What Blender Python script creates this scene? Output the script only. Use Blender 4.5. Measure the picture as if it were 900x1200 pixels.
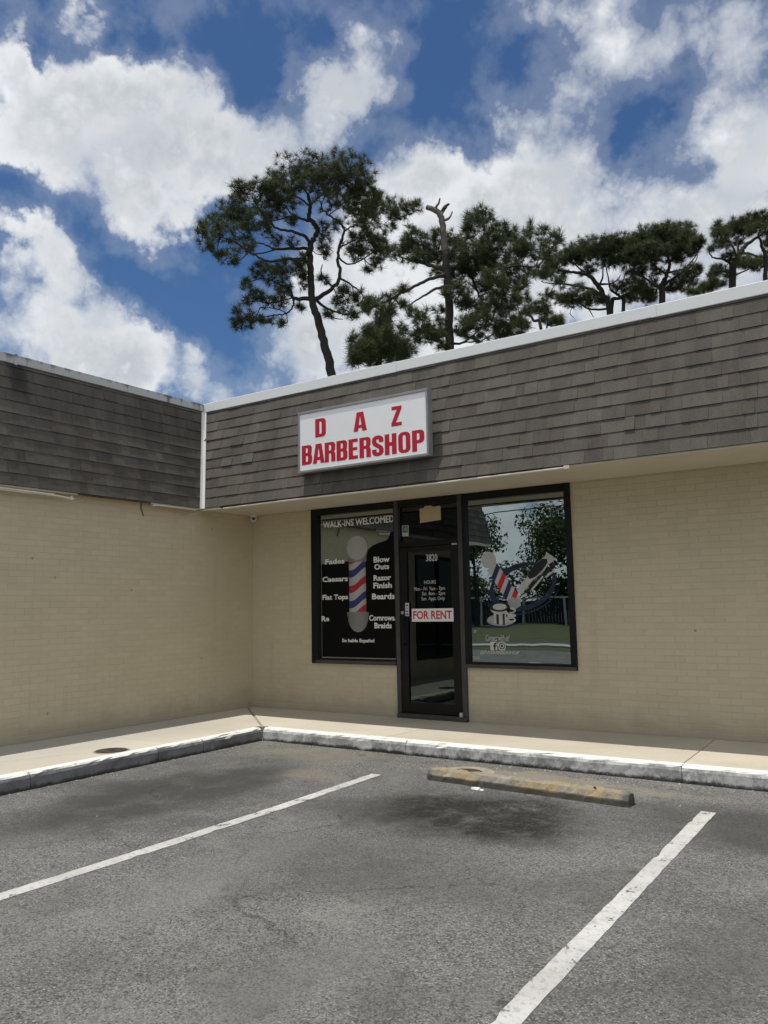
import bpy, math, random
import numpy as np
from mathutils import Vector, Matrix

S = bpy.context.scene
C = S.collection
for o in list(bpy.data.objects):
    bpy.data.objects.remove(o)

# ------------------------------------------------------------------ camera
CAM = Vector((8.1556, -8.6446, 1.5))
cd = bpy.data.cameras.new("camera")
cam = bpy.data.objects.new("camera", cd)
C.objects.link(cam)
R_, U_, F_ = Vector((0.827351, 0.561393, -0.018123)), Vector((0.081126, -0.087506, 0.992855)), Vector((-0.555796, 0.82291, 0.117942))
mw = Matrix((R_, U_, -F_)).transposed().to_4x4()
mw.translation = CAM
cam.matrix_world = mw
cd.sensor_fit = 'VERTICAL'
cd.sensor_height = 36.0
cd.sensor_width = 27.0
cd.lens = 945.99 / 1200 * 36
cd.clip_start = 0.05
cd.clip_end = 3000
S.camera = cam

S.view_settings.view_transform = 'Standard'
S.view_settings.look = 'None'
S.view_settings.exposure = 0.12
S.view_settings.gamma = 1.0
S.view_settings.use_curve_mapping = False

# ------------------------------------------------------------------ sun
SUN_DIR = Vector((-0.157, -0.145, 1.0)).normalized()      # towards the sun
sl = bpy.data.lights.new("sun", 'SUN')
sl.energy = 3.1
sl.angle = math.radians(0.6)
sl.color = (1.0, 0.955, 0.88)
sun = bpy.data.objects.new("sun", sl)
C.objects.link(sun)
sun.rotation_euler = SUN_DIR.to_track_quat('Z', 'Y').to_euler()
sun.location = (0, 0, 60)


# ------------------------------------------------------------------ node helper
class N:
    def __init__(self, nt):
        self.nt = nt

    def add(self, typ, **kw):
        n = self.nt.nodes.new(typ)
        for k, v in kw.items():
            setattr(n, k, v)
        return n

    def set(self, sock, v):
        if isinstance(v, bpy.types.NodeSocket):
            self.nt.links.new(v, sock)
        elif v is not None:
            if sock.type == 'RGBA' and hasattr(v, '__len__') and len(v) == 3:
                v = (*v, 1)
            sock.default_value = v

    def math(self, op, a, b=None, c=None, clamp=False):
        n = self.add('ShaderNodeMath', operation=op, use_clamp=clamp)
        self.set(n.inputs[0], a)
        if b is not None:
            self.set(n.inputs[1], b)
        if c is not None:
            self.set(n.inputs[2], c)
        return n.outputs[0]

    def vmath(self, op, a, b=None, out=0):
        n = self.add('ShaderNodeVectorMath', operation=op)
        self.set(n.inputs[0], a)
        if b is not None:
            if op == 'SCALE':
                self.set(n.inputs['Scale'], b)
            else:
                self.set(n.inputs[1], b)
        return n.outputs[out]

    def noise(self, vec, scale, detail=4, rough=0.55, dist=0.0, out=0):
        n = self.add('ShaderNodeTexNoise')
        if vec is not None:
            self.set(n.inputs['Vector'], vec)
        n.inputs['Scale'].default_value = scale
        n.inputs['Detail'].default_value = detail
        n.inputs['Roughness'].default_value = rough
        n.inputs['Distortion'].default_value = dist
        return n.outputs[out]

    def voro(self, vec, scale, feature='F1', out=0, rnd=1.0):
        n = self.add('ShaderNodeTexVoronoi', feature=feature)
        if vec is not None:
            self.set(n.inputs['Vector'], vec)
        n.inputs['Scale'].default_value = scale
        if 'Randomness' in n.inputs:
            n.inputs['Randomness'].default_value = rnd
        return n.outputs[out]

    def ramp(self, v, a, b, c=0.0, d=1.0, smooth=True):
        n = self.add('ShaderNodeMapRange')
        n.interpolation_type = 'SMOOTHSTEP' if smooth else 'LINEAR'
        n.clamp = True
        self.set(n.inputs['Value'], v)
        for k, x in (('From Min', a), ('From Max', b), ('To Min', c), ('To Max', d)):
            self.set(n.inputs[k], x)
        return n.outputs[0]

    def mix(self, f, a, b, blend='MIX'):
        n = self.add('ShaderNodeMix', data_type='RGBA', blend_type=blend)
        self.set(n.inputs[0], f)
        self.set(n.inputs[6], a)
        self.set(n.inputs[7], b)
        return n.outputs[2]

    def scale_col(self, col, f):
        return self.vmath('SCALE', col, f)

    def bump(self, h, strength=0.3, dist=0.01):
        n = self.add('ShaderNodeBump')
        n.inputs['Strength'].default_value = strength
        n.inputs['Distance'].default_value = dist
        self.set(n.inputs['Height'], h)
        return n.outputs[0]

    def obj(self):
        return self.add('ShaderNodeTexCoord').outputs['Object']

    def pos(self):
        return self.add('ShaderNodeNewGeometry').outputs['Position']

    def mapv(self, vec, scale=(1, 1, 1), loc=(0, 0, 0)):
        n = self.add('ShaderNodeMapping')
        self.set(n.inputs['Vector'], vec)
        n.inputs['Scale'].default_value = scale
        n.inputs['Location'].default_value = loc
        return n.outputs[0]

    def sep(self, vec):
        n = self.add('ShaderNodeSeparateXYZ')
        self.set(n.inputs[0], vec)
        return n.outputs


# ------------------------------------------------------------------ sky
SKY_BLOBS = [(-0.750,0.442,0.493,0.053,1),(-0.720,0.460,0.520,0.049,1),(-0.686,0.487,0.540,0.049,1),(-0.647,0.510,0.566,0.036,1),(-0.618,0.530,0.580,0.027,0.9),(-0.677,0.524,0.517,0.073,1),(-0.633,0.556,0.538,0.055,1),(-0.611,0.572,0.547,0.032,0.9),(-0.743,0.477,0.469,0.046,1),(-0.717,0.523,0.462,0.056,1),(-0.678,0.572,0.461,0.057,1),(-0.710,0.552,0.437,0.038,0.9),(-0.672,0.598,0.438,0.024,0.8),(-0.625,0.599,0.501,0.057,1),(-0.617,0.618,0.487,0.038,0.9),(-0.589,0.629,0.508,0.048,1.1),(-0.550,0.649,0.525,0.048,1.1),(-0.512,0.662,0.547,0.040,1.1),(-0.521,0.637,0.568,0.030,1),(-0.487,0.654,0.579,0.032,1.1),(-0.456,0.659,0.598,0.033,1.1),(-0.485,0.674,0.558,0.028,1),(-0.478,0.635,0.607,0.020,0.8),(-0.461,0.681,0.568,0.024,0.9),(-0.423,0.676,0.604,0.024,0.8),(-0.443,0.696,0.565,0.022,0.7),(-0.700,0.592,0.399,0.027,0.6),(-0.723,0.563,0.400,0.019,0.5),(-0.676,0.616,0.405,0.016,0.5),(-0.704,0.400,0.587,0.020,0.8),(-0.671,0.439,0.597,0.034,1),(-0.721,0.432,0.542,0.029,0.8),(-0.720,0.412,0.558,0.026,0.8),(-0.628,0.488,0.606,0.012,0.5),(-0.552,0.589,0.590,0.015,0.45),(-0.726,0.418,0.546,0.027,0.9),(-0.360,0.712,0.603,0.012,0.45),(-0.355,0.729,0.586,0.015,0.55),(-0.786,0.463,0.409,0.037,1),(-0.777,0.492,0.394,0.034,1),(-0.771,0.515,0.376,0.032,0.8),(-0.806,0.482,0.344,0.051,1),(-0.782,0.530,0.328,0.053,1),(-0.819,0.503,0.275,0.076,1),(-0.762,0.573,0.301,0.059,1),(-0.729,0.619,0.291,0.050,1),(-0.701,0.660,0.270,0.041,1),(-0.669,0.700,0.252,0.036,0.9),(-0.778,0.574,0.254,0.069,1),(-0.760,0.540,0.362,0.019,0.4),(-0.452,0.743,0.494,0.044,1),(-0.422,0.758,0.497,0.039,1),(-0.474,0.749,0.463,0.049,1),(-0.422,0.795,0.435,0.070,1),(-0.514,0.752,0.413,0.081,1),(-0.566,0.737,0.368,0.082,1),(-0.621,0.723,0.302,0.052,1),(-0.556,0.774,0.302,0.093,1),(-0.362,0.809,0.464,0.058,1),(-0.353,0.832,0.429,0.079,1),(-0.288,0.851,0.439,0.077,1),(-0.243,0.885,0.398,0.087,1),(-0.210,0.876,0.435,0.047,0.8),(-0.165,0.904,0.394,0.084,1),(-0.118,0.894,0.433,0.063,1),(-0.136,0.869,0.475,0.045,0.7200000000000001),(-0.421,0.831,0.363,0.102,1),(-0.332,0.874,0.356,0.080,1),(-0.268,0.895,0.357,0.059,1),(-0.501,0.804,0.320,0.072,1),(-0.394,0.864,0.314,0.061,1),(-0.164,0.925,0.342,0.057,1),(-0.299,0.729,0.616,0.037,0.8),(-0.264,0.757,0.598,0.053,0.8),(-0.209,0.779,0.592,0.061,0.7200000000000001),(-0.156,0.799,0.581,0.060,0.7200000000000001),(-0.106,0.822,0.559,0.059,0.8),(-0.258,0.785,0.564,0.050,0.7200000000000001),(-0.211,0.807,0.552,0.036,0.6400000000000001),(-0.283,0.798,0.532,0.037,0.7200000000000001),(-0.321,0.772,0.548,0.033,0.6400000000000001),(-0.347,0.762,0.547,0.022,0.48),(-0.348,0.784,0.514,0.038,0.7200000000000001),(-0.319,0.808,0.495,0.038,0.7200000000000001),(-0.276,0.825,0.493,0.030,0.6400000000000001),(-0.120,0.844,0.522,0.048,0.7200000000000001),(-0.154,0.847,0.509,0.036,0.6400000000000001),(-0.175,0.856,0.487,0.032,0.5599999999999999),(-0.119,0.870,0.479,0.044,0.8),(-0.552,0.603,0.576,0.041,-1),(-0.548,0.572,0.610,0.045,-0.8),(-0.576,0.551,0.604,0.036,-0.8),(-0.510,0.610,0.606,0.031,-0.6),(-0.388,0.723,0.572,0.051,-1),(-0.381,0.694,0.611,0.045,-0.8),(-0.321,0.752,0.576,0.032,-0.8),(-0.416,0.733,0.538,0.030,-0.8),(-0.378,0.760,0.528,0.021,-0.7),(-0.235,0.832,0.502,0.024,-1.1),(-0.256,0.835,0.486,0.021,-0.9),(-0.206,0.829,0.519,0.018,-0.8),(-0.173,0.824,0.540,0.014,-0.6),(-0.180,0.870,0.459,0.020,-0.9),(-0.375,0.789,0.487,0.015,-0.6),(-0.413,0.782,0.466,0.012,-0.6),(-0.704,0.609,0.365,0.049,-1.2),(-0.680,0.654,0.332,0.045,-1.1),(-0.659,0.689,0.300,0.029,-0.7),(-0.730,0.569,0.379,0.034,-1),(-0.746,0.518,0.419,0.028,-0.9),(-0.770,0.466,0.435,0.031,-1.1),(-0.772,0.448,0.451,0.018,-0.6),(-0.649,0.636,0.417,0.039,-0.8),(-0.629,0.506,0.590,0.023,-0.7),(-0.660,0.477,0.581,0.021,-0.7),(-0.705,0.425,0.568,0.019,-0.7),(-0.591,0.534,0.605,0.023,-0.6),]
PINES = {
 'one': dict(at=(-12.97,19.32),r0=0.24,seed=1,den=0.105,
  limbs=[[(0.01,0.0,0.71),(-0.05,0.0,8.72),(-0.35,0.0,11.83),(-0.68,0.0,13.25),(-0.94,0.0,14.4),(-1.2,0.0,15.24),(-1.27,0.0,16.61),(-1.3,0.0,17.66),(-1.18,0.0,18.14),(-0.94,0.0,18.55),(-1.1,0.0,18.96),(-1.33,0.0,19.25),(-1.25,0.0,19.74),(-1.32,0.0,20.36),(-0.92,0.0,21.18),(-0.6,0.0,21.68)],[(-1.16,0.0,15.32),(-0.73,-0.17,15.49),(-0.29,-0.33,15.73),(0.07,-0.5,16.17),(0.01,-0.66,16.93),(0.1,-0.83,17.49),(0.31,-0.99,18.04),(0.13,-1.16,18.44),(-0.23,-1.32,18.6),(-0.63,-1.49,19.0),(-0.35,-1.65,19.57),(0.11,-1.82,20.14)],[(-1.3,0.0,17.9),(-1.43,-0.23,18.2),(-1.98,-0.46,18.34),(-2.72,-0.7,18.44),(-3.03,-0.93,18.77),(-3.41,-1.16,19.1),(-3.75,-1.39,19.66)],[(-1.3,0.0,17.74),(-1.77,0.42,17.98),(-2.92,0.83,18.16),(-3.58,1.25,18.61),(-4.29,1.66,19.03),(-5.23,2.08,20.07)],[(-2.92,0.83,18.16),(-4.03,1.31,18.15),(-4.85,1.8,18.89),(-5.47,2.28,20.0),(-6.2,2.76,20.43)],[(-1.27,0.0,17.09),(-1.82,-0.2,17.18),(-2.53,-0.39,17.06),(-3.15,-0.59,16.95),(-3.73,-0.78,17.19),(-4.72,-0.98,17.79),(-5.58,-1.18,17.87)],[(-1.33,0.0,19.09),(-1.97,-0.5,19.05),(-2.6,-1.0,18.69),(-3.13,-1.49,18.26)],[(-1.25,0.0,19.74),(-1.79,0.38,20.41),(-2.62,0.75,21.0),(-3.2,1.13,21.69)],[(-1.97,-0.5,19.05),(-2.44,-1.03,19.43),(-3.05,-1.56,19.56),(-3.78,-2.08,19.52)],[(-1.24,0.0,15.4),(-2.09,0.41,15.62),(-2.29,0.82,16.16),(-2.98,1.24,16.71),(-3.68,1.65,17.11)],[(-2.09,0.41,15.62),(-2.1,0.09,15.09),(-2.33,-0.24,14.65),(-2.97,-0.56,14.43),(-3.41,-0.89,14.24),(-4.07,-1.21,14.05)],[(-2.09,0.41,15.62),(-3.01,-0.24,15.14),(-3.67,-0.9,15.01)],[(-2.33,-0.24,14.65),(-2.76,-0.45,14.78),(-3.45,-0.66,14.79)],[(-2.33,-0.24,14.65),(-2.26,-0.55,14.1)],[(0.07,-0.5,16.13),(0.62,-0.1,15.93),(1.03,0.29,15.68),(1.24,0.69,15.22)],[(-0.97,0.0,15.28),(-0.61,0.34,15.08),(-0.01,0.68,14.96),(0.4,1.02,14.99),(0.91,1.36,15.24)],[(-0.61,0.34,15.08),(-0.29,0.01,14.51),(0.19,-0.32,14.3)],[(0.05,-0.66,17.01),(0.49,-0.3,16.85),(1.17,0.07,17.28),(1.76,0.43,17.92),(2.16,0.8,18.42)],[(1.68,0.43,17.88),(2.05,0.68,18.7),(1.78,0.93,19.49),(1.39,1.17,19.92),(1.06,1.42,20.31)],[(1.98,0.93,19.24),(2.42,0.58,19.39),(2.93,0.23,19.33),(3.42,-0.11,19.31)],[(0.31,-0.99,18.08),(0.87,-0.55,18.65),(1.32,-0.11,19.1)],[(-0.31,-1.32,18.68),(0.2,-0.78,19.43),(0.88,-0.24,20.19)],[(-1.24,0.0,19.87),(-0.59,-0.4,20.21),(0.4,-0.8,20.55)],[(-1.32,0.0,20.28),(-1.73,0.24,21.08),(-2.07,0.47,21.64)],[(0.1,-0.83,17.41),(0.54,-0.42,17.83),(1.07,-0.0,18.34)],[(-0.63,-1.49,19.0),(-0.84,-1.16,19.73),(-1.12,-0.83,20.48)],[(-0.21,-0.33,15.73),(-0.72,-0.63,16.25),(-0.66,-0.93,16.59)],[(0.13,-1.16,18.36),(0.64,-0.69,18.18)]],
  blobs=[(-1.19,0.01,21.57,1.55,0.56),(0.26,-1.66,20.47,1.34,0.6),(1.17,-1.08,20.33,0.57,0.57),(-1.96,-0.23,20.87,0.96,0.51),(-0.34,-1.12,20.22,1.43,0.43),(0.76,-0.4,20.11,0.8,0.44),(-2.95,0.54,21.44,0.53,0.34),(-3.42,-1.31,19.78,0.85,0.57),(-4.18,-1.72,19.81,0.32,0.35),(-2.87,-1.24,19.96,0.54,0.43),(-5.27,1.85,20.78,0.62,0.51),(-4.68,1.97,20.53,0.7,0.55),(-6.2,2.78,20.35,0.64,0.48),(-6.04,-0.68,18.32,0.33,0.36),(-4.88,-0.94,18.01,0.79,0.43),(-5.61,-1.37,17.35,0.32,0.25),(-5.16,-1.0,17.12,0.29,0.22),(-5.01,0.95,17.83,0.53,0.3),(-4.38,0.97,18.33,0.53,0.3),(-3.56,-1.13,18.45,0.72,0.5),(-3.03,-0.06,19.54,0.74,0.44),(-2.27,-0.86,19.52,0.65,0.32),(-1.91,-0.69,18.79,0.29,0.18),(-2.92,0.24,18.29,0.37,0.19),(-0.2,-1.65,19.14,0.78,0.32),(0.8,2.29,20.85,0.79,0.55),(1.39,1.91,21.07,0.47,0.55),(1.16,-0.04,19.06,0.59,0.48),(1.71,1.82,20.5,0.39,0.35),(1.32,-0.49,18.19,0.73,0.51),(0.62,-0.39,17.6,0.51,0.44),(1.68,1.25,18.55,0.61,0.46),(0.82,0.21,17.55,0.45,0.26),(2.07,0.36,17.76,0.52,0.37),(1.71,-0.35,16.88,0.29,0.29),(1.4,0.15,16.82,0.19,0.19),(1.84,2.0,20.94,0.59,0.43),(1.66,-1.13,19.78,0.25,0.18),(2.56,1.09,20.32,0.53,0.27),(3.22,0.46,19.9,0.34,0.22),(3.66,0.58,20.03,0.26,0.23),(2.9,0.67,19.63,0.38,0.19),(2.42,1.14,19.37,0.19,0.27),(2.5,0.61,19.61,0.3,0.19),(-0.68,0.11,18.6,0.3,0.37),(-0.63,-0.13,17.67,0.33,0.37),(-0.05,-1.96,17.97,0.24,0.21),(-2.13,0.2,18.18,0.26,0.19),(-1.57,-0.07,17.31,0.22,0.18),(-1.73,-0.74,16.62,0.18,0.22),(-3.68,1.66,17.53,0.62,0.35),(-3.06,1.21,17.16,0.61,0.38),(-2.2,-0.65,16.58,0.44,0.29),(-1.61,-0.47,16.73,0.29,0.37),(-2.75,1.3,16.61,0.46,0.23),(-1.68,0.22,16.3,0.3,0.37),(-3.78,-0.7,15.33,0.54,0.4),(-3.23,-0.32,15.15,0.37,0.22),(-4.42,0.8,16.6,0.23,0.15),(-2.43,-0.94,14.98,0.36,0.25),(-2.38,0.24,15.76,0.22,0.3),(-4.24,-1.06,14.34,0.43,0.29),(-4.48,-0.56,14.06,0.29,0.22),(-3.68,-0.35,14.44,0.37,0.22),(-3.82,-0.68,13.97,0.18,0.15),(-3.09,0.01,14.4,0.22,0.15),(-2.54,-0.99,13.87,0.18,0.14),(-1.74,0.7,15.28,0.26,0.15),(-0.63,-0.32,16.06,0.22,0.22),(0.27,-0.85,15.35,0.32,0.25),(0.74,-0.58,15.29,0.36,0.29),(1.11,-0.19,14.89,0.33,0.33),(0.23,1.48,15.54,0.39,0.23),(-0.45,-0.44,14.5,0.22,0.18),(0.62,0.32,14.61,0.3,0.19),(-0.04,-0.11,15.26,0.3,0.18)]),
 'two': dict(at=(-7.60,19.33),r0=0.22,seed=2,den=0.13,
  limbs=[[(-0.0,0.0,0.7),(0.15,0.0,8.72),(0.21,0.0,12.0),(0.22,0.0,14.1),(0.17,0.0,15.68),(0.09,0.0,16.76),(0.01,0.0,17.62),(-0.34,0.0,18.01),(-0.6,0.0,18.1)],[(-0.16,0.0,17.85),(-0.2,-0.08,18.04),(-0.09,-0.16,18.18),(-0.04,-0.24,18.36)],[(0.06,0.0,17.51),(0.27,0.14,17.61),(0.41,0.27,17.79),(0.52,0.41,18.09)],[(-0.03,0.0,17.62),(0.07,0.07,17.85),(0.17,0.15,18.0)],[(0.19,0.0,15.13),(-0.33,-0.37,14.87),(-1.09,-0.75,14.4),(-1.8,-1.12,13.91),(-2.28,-1.5,13.45),(-2.69,-1.87,13.18)],[(0.25,0.0,14.61),(-0.18,-0.52,14.37),(-0.91,-1.04,13.82),(-1.62,-1.56,13.14)],[(0.16,0.0,15.28),(-0.69,0.51,15.85),(-1.38,1.02,16.28),(-1.91,1.52,16.75)],[(0.14,0.0,15.94),(-0.43,0.4,16.44),(-1.01,0.8,17.09)],[(0.23,0.0,15.2),(0.8,0.37,15.65),(1.3,0.75,15.24),(1.64,1.12,14.63),(2.04,1.5,14.2)],[(0.2,0.0,15.35),(1.44,-0.37,15.75),(2.24,-0.74,15.06),(2.97,-1.11,14.99),(3.57,-1.48,14.78),(3.81,-1.85,14.89),(4.11,-2.23,15.24)],[(1.26,-0.37,15.64),(1.73,0.08,16.69),(1.82,0.53,17.74)],[(1.44,-0.37,15.75),(2.3,0.18,16.36),(2.98,0.73,16.98)],[(2.97,-1.11,14.99),(3.5,-0.62,15.89),(3.62,-0.14,16.7)],[(3.57,-1.48,14.78),(3.65,-1.82,15.05),(3.71,-2.15,15.59)],[(2.24,-0.74,15.06),(2.42,-1.01,14.55),(2.22,-1.28,13.74),(1.89,-1.54,13.04)],[(0.21,0.0,12.21),(0.68,-0.23,12.13),(1.18,-0.46,12.4),(1.37,-0.69,12.56)],[(0.68,-0.23,12.13),(1.45,-0.74,12.08),(2.58,-1.25,12.51),(2.9,-1.76,12.6)],[(0.21,0.0,15.94),(0.77,0.49,16.53),(1.35,0.98,17.44),(1.5,1.46,18.22)],[(0.24,0.0,13.01),(-0.33,-0.42,12.44),(-0.83,-0.84,12.44),(-0.91,-1.27,12.75)],[(0.23,0.0,12.65),(-0.52,0.51,12.55),(-1.13,1.02,12.95)],[(-1.8,-1.12,13.91),(-2.18,-0.77,13.49),(-2.25,-0.41,13.27)]],
  blobs=[(3.64,-1.75,14.46,0.32,0.22),(4.1,-0.99,15.42,0.26,0.2),(3.45,-0.65,14.86,0.27,0.2),(2.71,-1.89,13.24,0.29,0.22),(2.7,-0.66,15.16,0.4,0.27),(0.44,0.39,15.37,0.27,0.24),(1.01,0.3,15.77,0.48,0.31),(2.02,1.18,14.76,0.42,0.32),(2.23,-1.27,12.17,0.39,0.23),(3.04,-0.49,12.28,0.27,0.17),(-1.04,0.8,17.2,0.59,0.38),(-1.35,1.39,17.15,0.35,0.28),(-1.7,1.26,16.78,0.53,0.32),(-0.38,1.09,16.83,0.56,0.35),(-0.28,1.12,16.38,0.7,0.35),(-0.97,0.44,16.09,0.48,0.31),(-0.18,0.12,17.05,0.24,0.24),(0.67,1.24,17.08,0.46,0.53),(0.8,0.89,16.34,0.56,0.42),(1.2,-0.4,15.96,0.67,0.53),(1.32,0.48,17.08,0.34,0.34),(2.01,-0.24,16.61,0.6,0.57),(2.76,1.09,17.35,0.49,0.42),(1.74,-0.07,17.59,0.47,0.34),(1.63,2.2,18.62,0.36,0.36),(1.16,0.56,17.5,0.21,0.28),(3.15,1.47,17.49,0.32,0.35),(2.17,-0.16,15.83,0.67,0.47),(1.75,0.45,15.74,0.62,0.34),(0.94,0.75,15.51,0.42,0.28),(3.08,-0.62,15.97,0.4,0.33),(3.6,-0.1,16.94,0.2,0.27),(3.46,-0.35,16.31,0.27,0.23),(3.78,-2.0,15.81,0.22,0.29),(4.15,-2.56,15.39,0.25,0.34),(3.86,-2.75,14.9,0.31,0.22),(3.67,-0.6,15.71,0.4,0.23),(3.05,-0.33,15.74,0.4,0.27),(1.65,0.97,15.4,0.7,0.49),(1.9,-1.77,14.24,0.45,0.38),(2.65,-0.43,14.68,0.43,0.37),(2.18,-0.87,14.08,0.39,0.33),(2.96,-0.54,14.2,0.27,0.2),(3.04,-1.67,13.98,0.19,0.16),(3.25,-1.32,13.66,0.19,0.16),(0.58,-0.79,14.14,0.33,0.3),(1.05,1.4,14.56,0.49,0.35),(1.48,1.09,14.06,0.7,0.49),(0.84,-1.18,12.64,0.46,0.33),(0.73,0.45,12.79,0.34,0.24),(1.56,-1.4,12.62,0.52,0.39),(1.86,-1.5,13.2,0.45,0.32),(2.46,-0.91,13.35,0.33,0.33),(2.58,-1.71,12.62,0.48,0.35),(2.86,-2.28,12.13,0.31,0.25),(2.28,-0.57,12.59,0.4,0.27),(1.26,-0.88,12.11,0.46,0.2),(-0.09,0.39,15.45,0.34,0.21),(-2.19,-2.34,13.36,0.25,0.16),(-1.63,-1.37,13.95,0.19,0.13),(-2.78,-2.46,13.05,0.37,0.25),(-3.12,-1.56,13.2,0.26,0.23),(-2.39,-1.52,13.13,0.29,0.19),(-1.76,-0.75,13.63,0.2,0.17),(-2.19,-1.27,12.88,0.29,0.26),(-2.53,-0.0,13.35,0.27,0.2),(-1.0,-2.13,12.33,0.32,0.44),(-0.73,-1.28,12.15,0.32,0.32),(-1.14,1.58,13.0,0.35,0.25),(-0.34,-1.04,12.19,0.29,0.36),(-1.35,-2.13,12.74,0.16,0.22),(-0.11,0.34,13.73,0.21,0.17),(-0.16,-0.21,13.01,0.2,0.27),(0.03,-0.82,13.96,0.16,0.16),(0.37,0.88,15.2,0.21,0.17),(-1.75,0.39,13.0,0.21,0.27),(-0.1,-0.83,11.87,0.26,0.16)]),
 'young': dict(at=(-8.24,15.28),r0=0.1,seed=3,den=0.16,
  limbs=[[(0.0,0.0,0.82),(0.12,0.0,7.46),(0.14,0.0,10.35),(0.09,0.0,11.16),(0.04,0.0,11.98),(0.05,0.0,12.44)],[(0.14,0.0,10.67),(-0.26,-0.25,10.86),(-0.5,-0.5,11.04)],[(0.14,0.0,10.74),(0.56,-0.22,10.92),(0.81,-0.44,11.16)],[(0.12,0.0,11.32),(-0.19,0.26,11.75),(-0.32,0.52,12.24)],[(0.12,0.0,11.26),(0.5,-0.27,11.49),(0.63,-0.54,11.78)]],
  blobs=[(0.16,0.74,12.08,0.44,0.38),(-0.0,-0.06,11.31,0.55,0.37),(0.37,-0.13,11.02,0.55,0.37),(-0.31,-0.81,10.81,0.36,0.27),(-0.49,0.14,10.79,0.37,0.22),(0.14,0.07,10.69,0.61,0.25),(0.78,-0.13,10.94,0.37,0.31),(1.17,-0.63,10.84,0.24,0.18),(-0.84,0.15,11.0,0.15,0.22),(-0.25,-0.22,11.58,0.24,0.24),(0.56,-0.9,11.27,0.27,0.27),(-0.73,0.52,10.78,0.25,0.19),(0.92,-0.42,10.52,0.36,0.18),(-0.75,-1.38,11.0,0.12,0.15)]),
 'three': dict(at=(-5.96,34.92),r0=0.26,seed=4,den=0.14,
  limbs=[[(-0.01,0.0,0.23),(0.34,0.0,12.23),(0.3,0.0,17.9),(-0.04,0.0,18.81),(-0.34,0.0,19.52),(-0.9,0.0,20.09),(-1.67,0.0,20.26),(-2.58,0.0,20.43)],[(-0.25,0.0,19.37),(-0.11,-0.28,19.8),(-0.12,-0.57,20.23),(0.07,-0.85,20.8)],[(-0.71,0.0,19.94),(-0.75,0.32,20.58),(-0.83,0.63,21.39)],[(-0.09,0.0,18.86),(-0.92,-0.28,19.17),(-2.22,-0.57,19.32),(-2.95,-0.85,19.27),(-3.77,-1.14,19.26)],[(0.58,0.0,12.23),(1.18,0.3,18.25),(1.15,0.6,18.93),(0.92,0.9,19.36),(0.72,1.19,19.74),(0.71,1.49,20.8),(0.68,1.79,21.67)],[(0.2,0.0,12.23),(0.51,0.36,18.19),(1.04,0.71,18.92),(1.91,1.07,19.46),(2.66,1.42,20.16),(2.88,1.78,21.15),(2.79,2.13,22.1)],[(0.97,0.9,19.36),(1.28,0.52,19.86),(1.46,0.15,20.72)],[(-0.9,0.0,20.09),(-1.37,0.32,20.75),(-1.81,0.64,21.31)],[(0.36,0.36,18.19),(-0.97,-0.26,17.98),(-1.77,-0.87,18.25),(-2.47,-1.48,18.32)],[(-0.97,-0.26,17.98),(-0.64,-0.01,17.57)],[(-1.77,-0.87,18.25),(-2.27,-1.26,17.43),(-2.2,-1.65,16.99)],[(-0.34,0.0,19.52),(0.69,0.53,19.78),(1.37,1.06,20.5)]],
  blobs=[(1.5,-0.41,20.07,0.46,0.23),(2.86,1.79,21.63,0.48,0.29),(-2.92,0.23,20.43,0.37,0.19),(-0.59,0.73,20.6,0.47,0.19),(0.08,0.64,18.81,0.38,0.28),(-3.21,-0.17,18.91,0.42,0.23),(-1.24,-0.11,21.57,1.02,0.46),(-1.76,0.84,21.65,0.76,0.38),(-2.49,0.31,21.07,0.7,0.28),(-2.81,0.01,20.69,0.47,0.19),(-0.64,-1.43,21.15,0.9,0.45),(0.13,-0.9,21.28,0.91,0.5),(0.55,-1.59,21.3,0.63,0.45),(1.66,0.93,21.89,0.95,0.62),(2.85,2.79,22.4,0.59,0.49),(-0.4,0.72,21.52,1.04,0.38),(0.24,-1.21,20.44,0.81,0.32),(-1.22,1.06,21.43,0.67,0.24),(-3.58,-1.01,19.76,0.5,0.23),(-2.65,-0.17,19.7,0.46,0.19),(-2.1,0.63,20.43,0.38,0.14),(-2.09,-1.46,18.46,0.81,0.36),(-2.8,-1.63,18.07,0.36,0.27),(-1.34,-0.69,18.32,0.46,0.37),(-2.19,-0.99,18.02,0.36,0.27),(-0.86,-0.89,18.52,0.36,0.27),(1.01,0.17,19.52,0.56,0.33),(2.44,1.63,19.57,0.68,0.39),(1.48,0.24,18.73,0.37,0.23),(1.9,0.6,19.89,0.38,0.28),(3.08,1.65,19.25,0.48,0.29)]),
 'four': dict(at=(-3.50,34.16),r0=0.25,seed=5,den=0.15,
  limbs=[[(0.0,0.0,0.25),(0.68,0.0,11.7),(0.95,0.0,17.97),(1.04,0.0,18.64),(1.31,0.0,19.26),(1.43,0.0,19.84),(1.3,0.0,20.62)],[(0.96,0.0,18.16),(0.91,0.43,18.67),(0.43,0.86,19.35),(-0.16,1.29,19.99),(-0.28,1.72,20.74)],[(1.04,0.0,18.59),(1.7,-0.51,18.93),(2.03,-1.03,19.18),(2.16,-1.54,19.37),(2.39,-2.06,19.74)],[(1.31,0.0,19.26),(1.96,-0.48,19.23),(2.45,-0.96,18.92)],[(1.26,0.0,19.16),(0.6,-0.22,19.56),(0.27,-0.45,19.8),(-0.1,-0.67,20.19)],[(1.43,0.0,19.84),(2.16,0.47,20.62),(2.61,0.93,21.37)],[(1.02,0.0,18.3),(2.02,0.42,18.65),(2.73,0.85,19.2)],[(1.7,-0.51,18.93),(2.41,-0.79,19.38),(2.6,-1.06,19.82)],[(0.91,0.43,18.67),(0.66,0.21,18.15)]],
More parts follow.
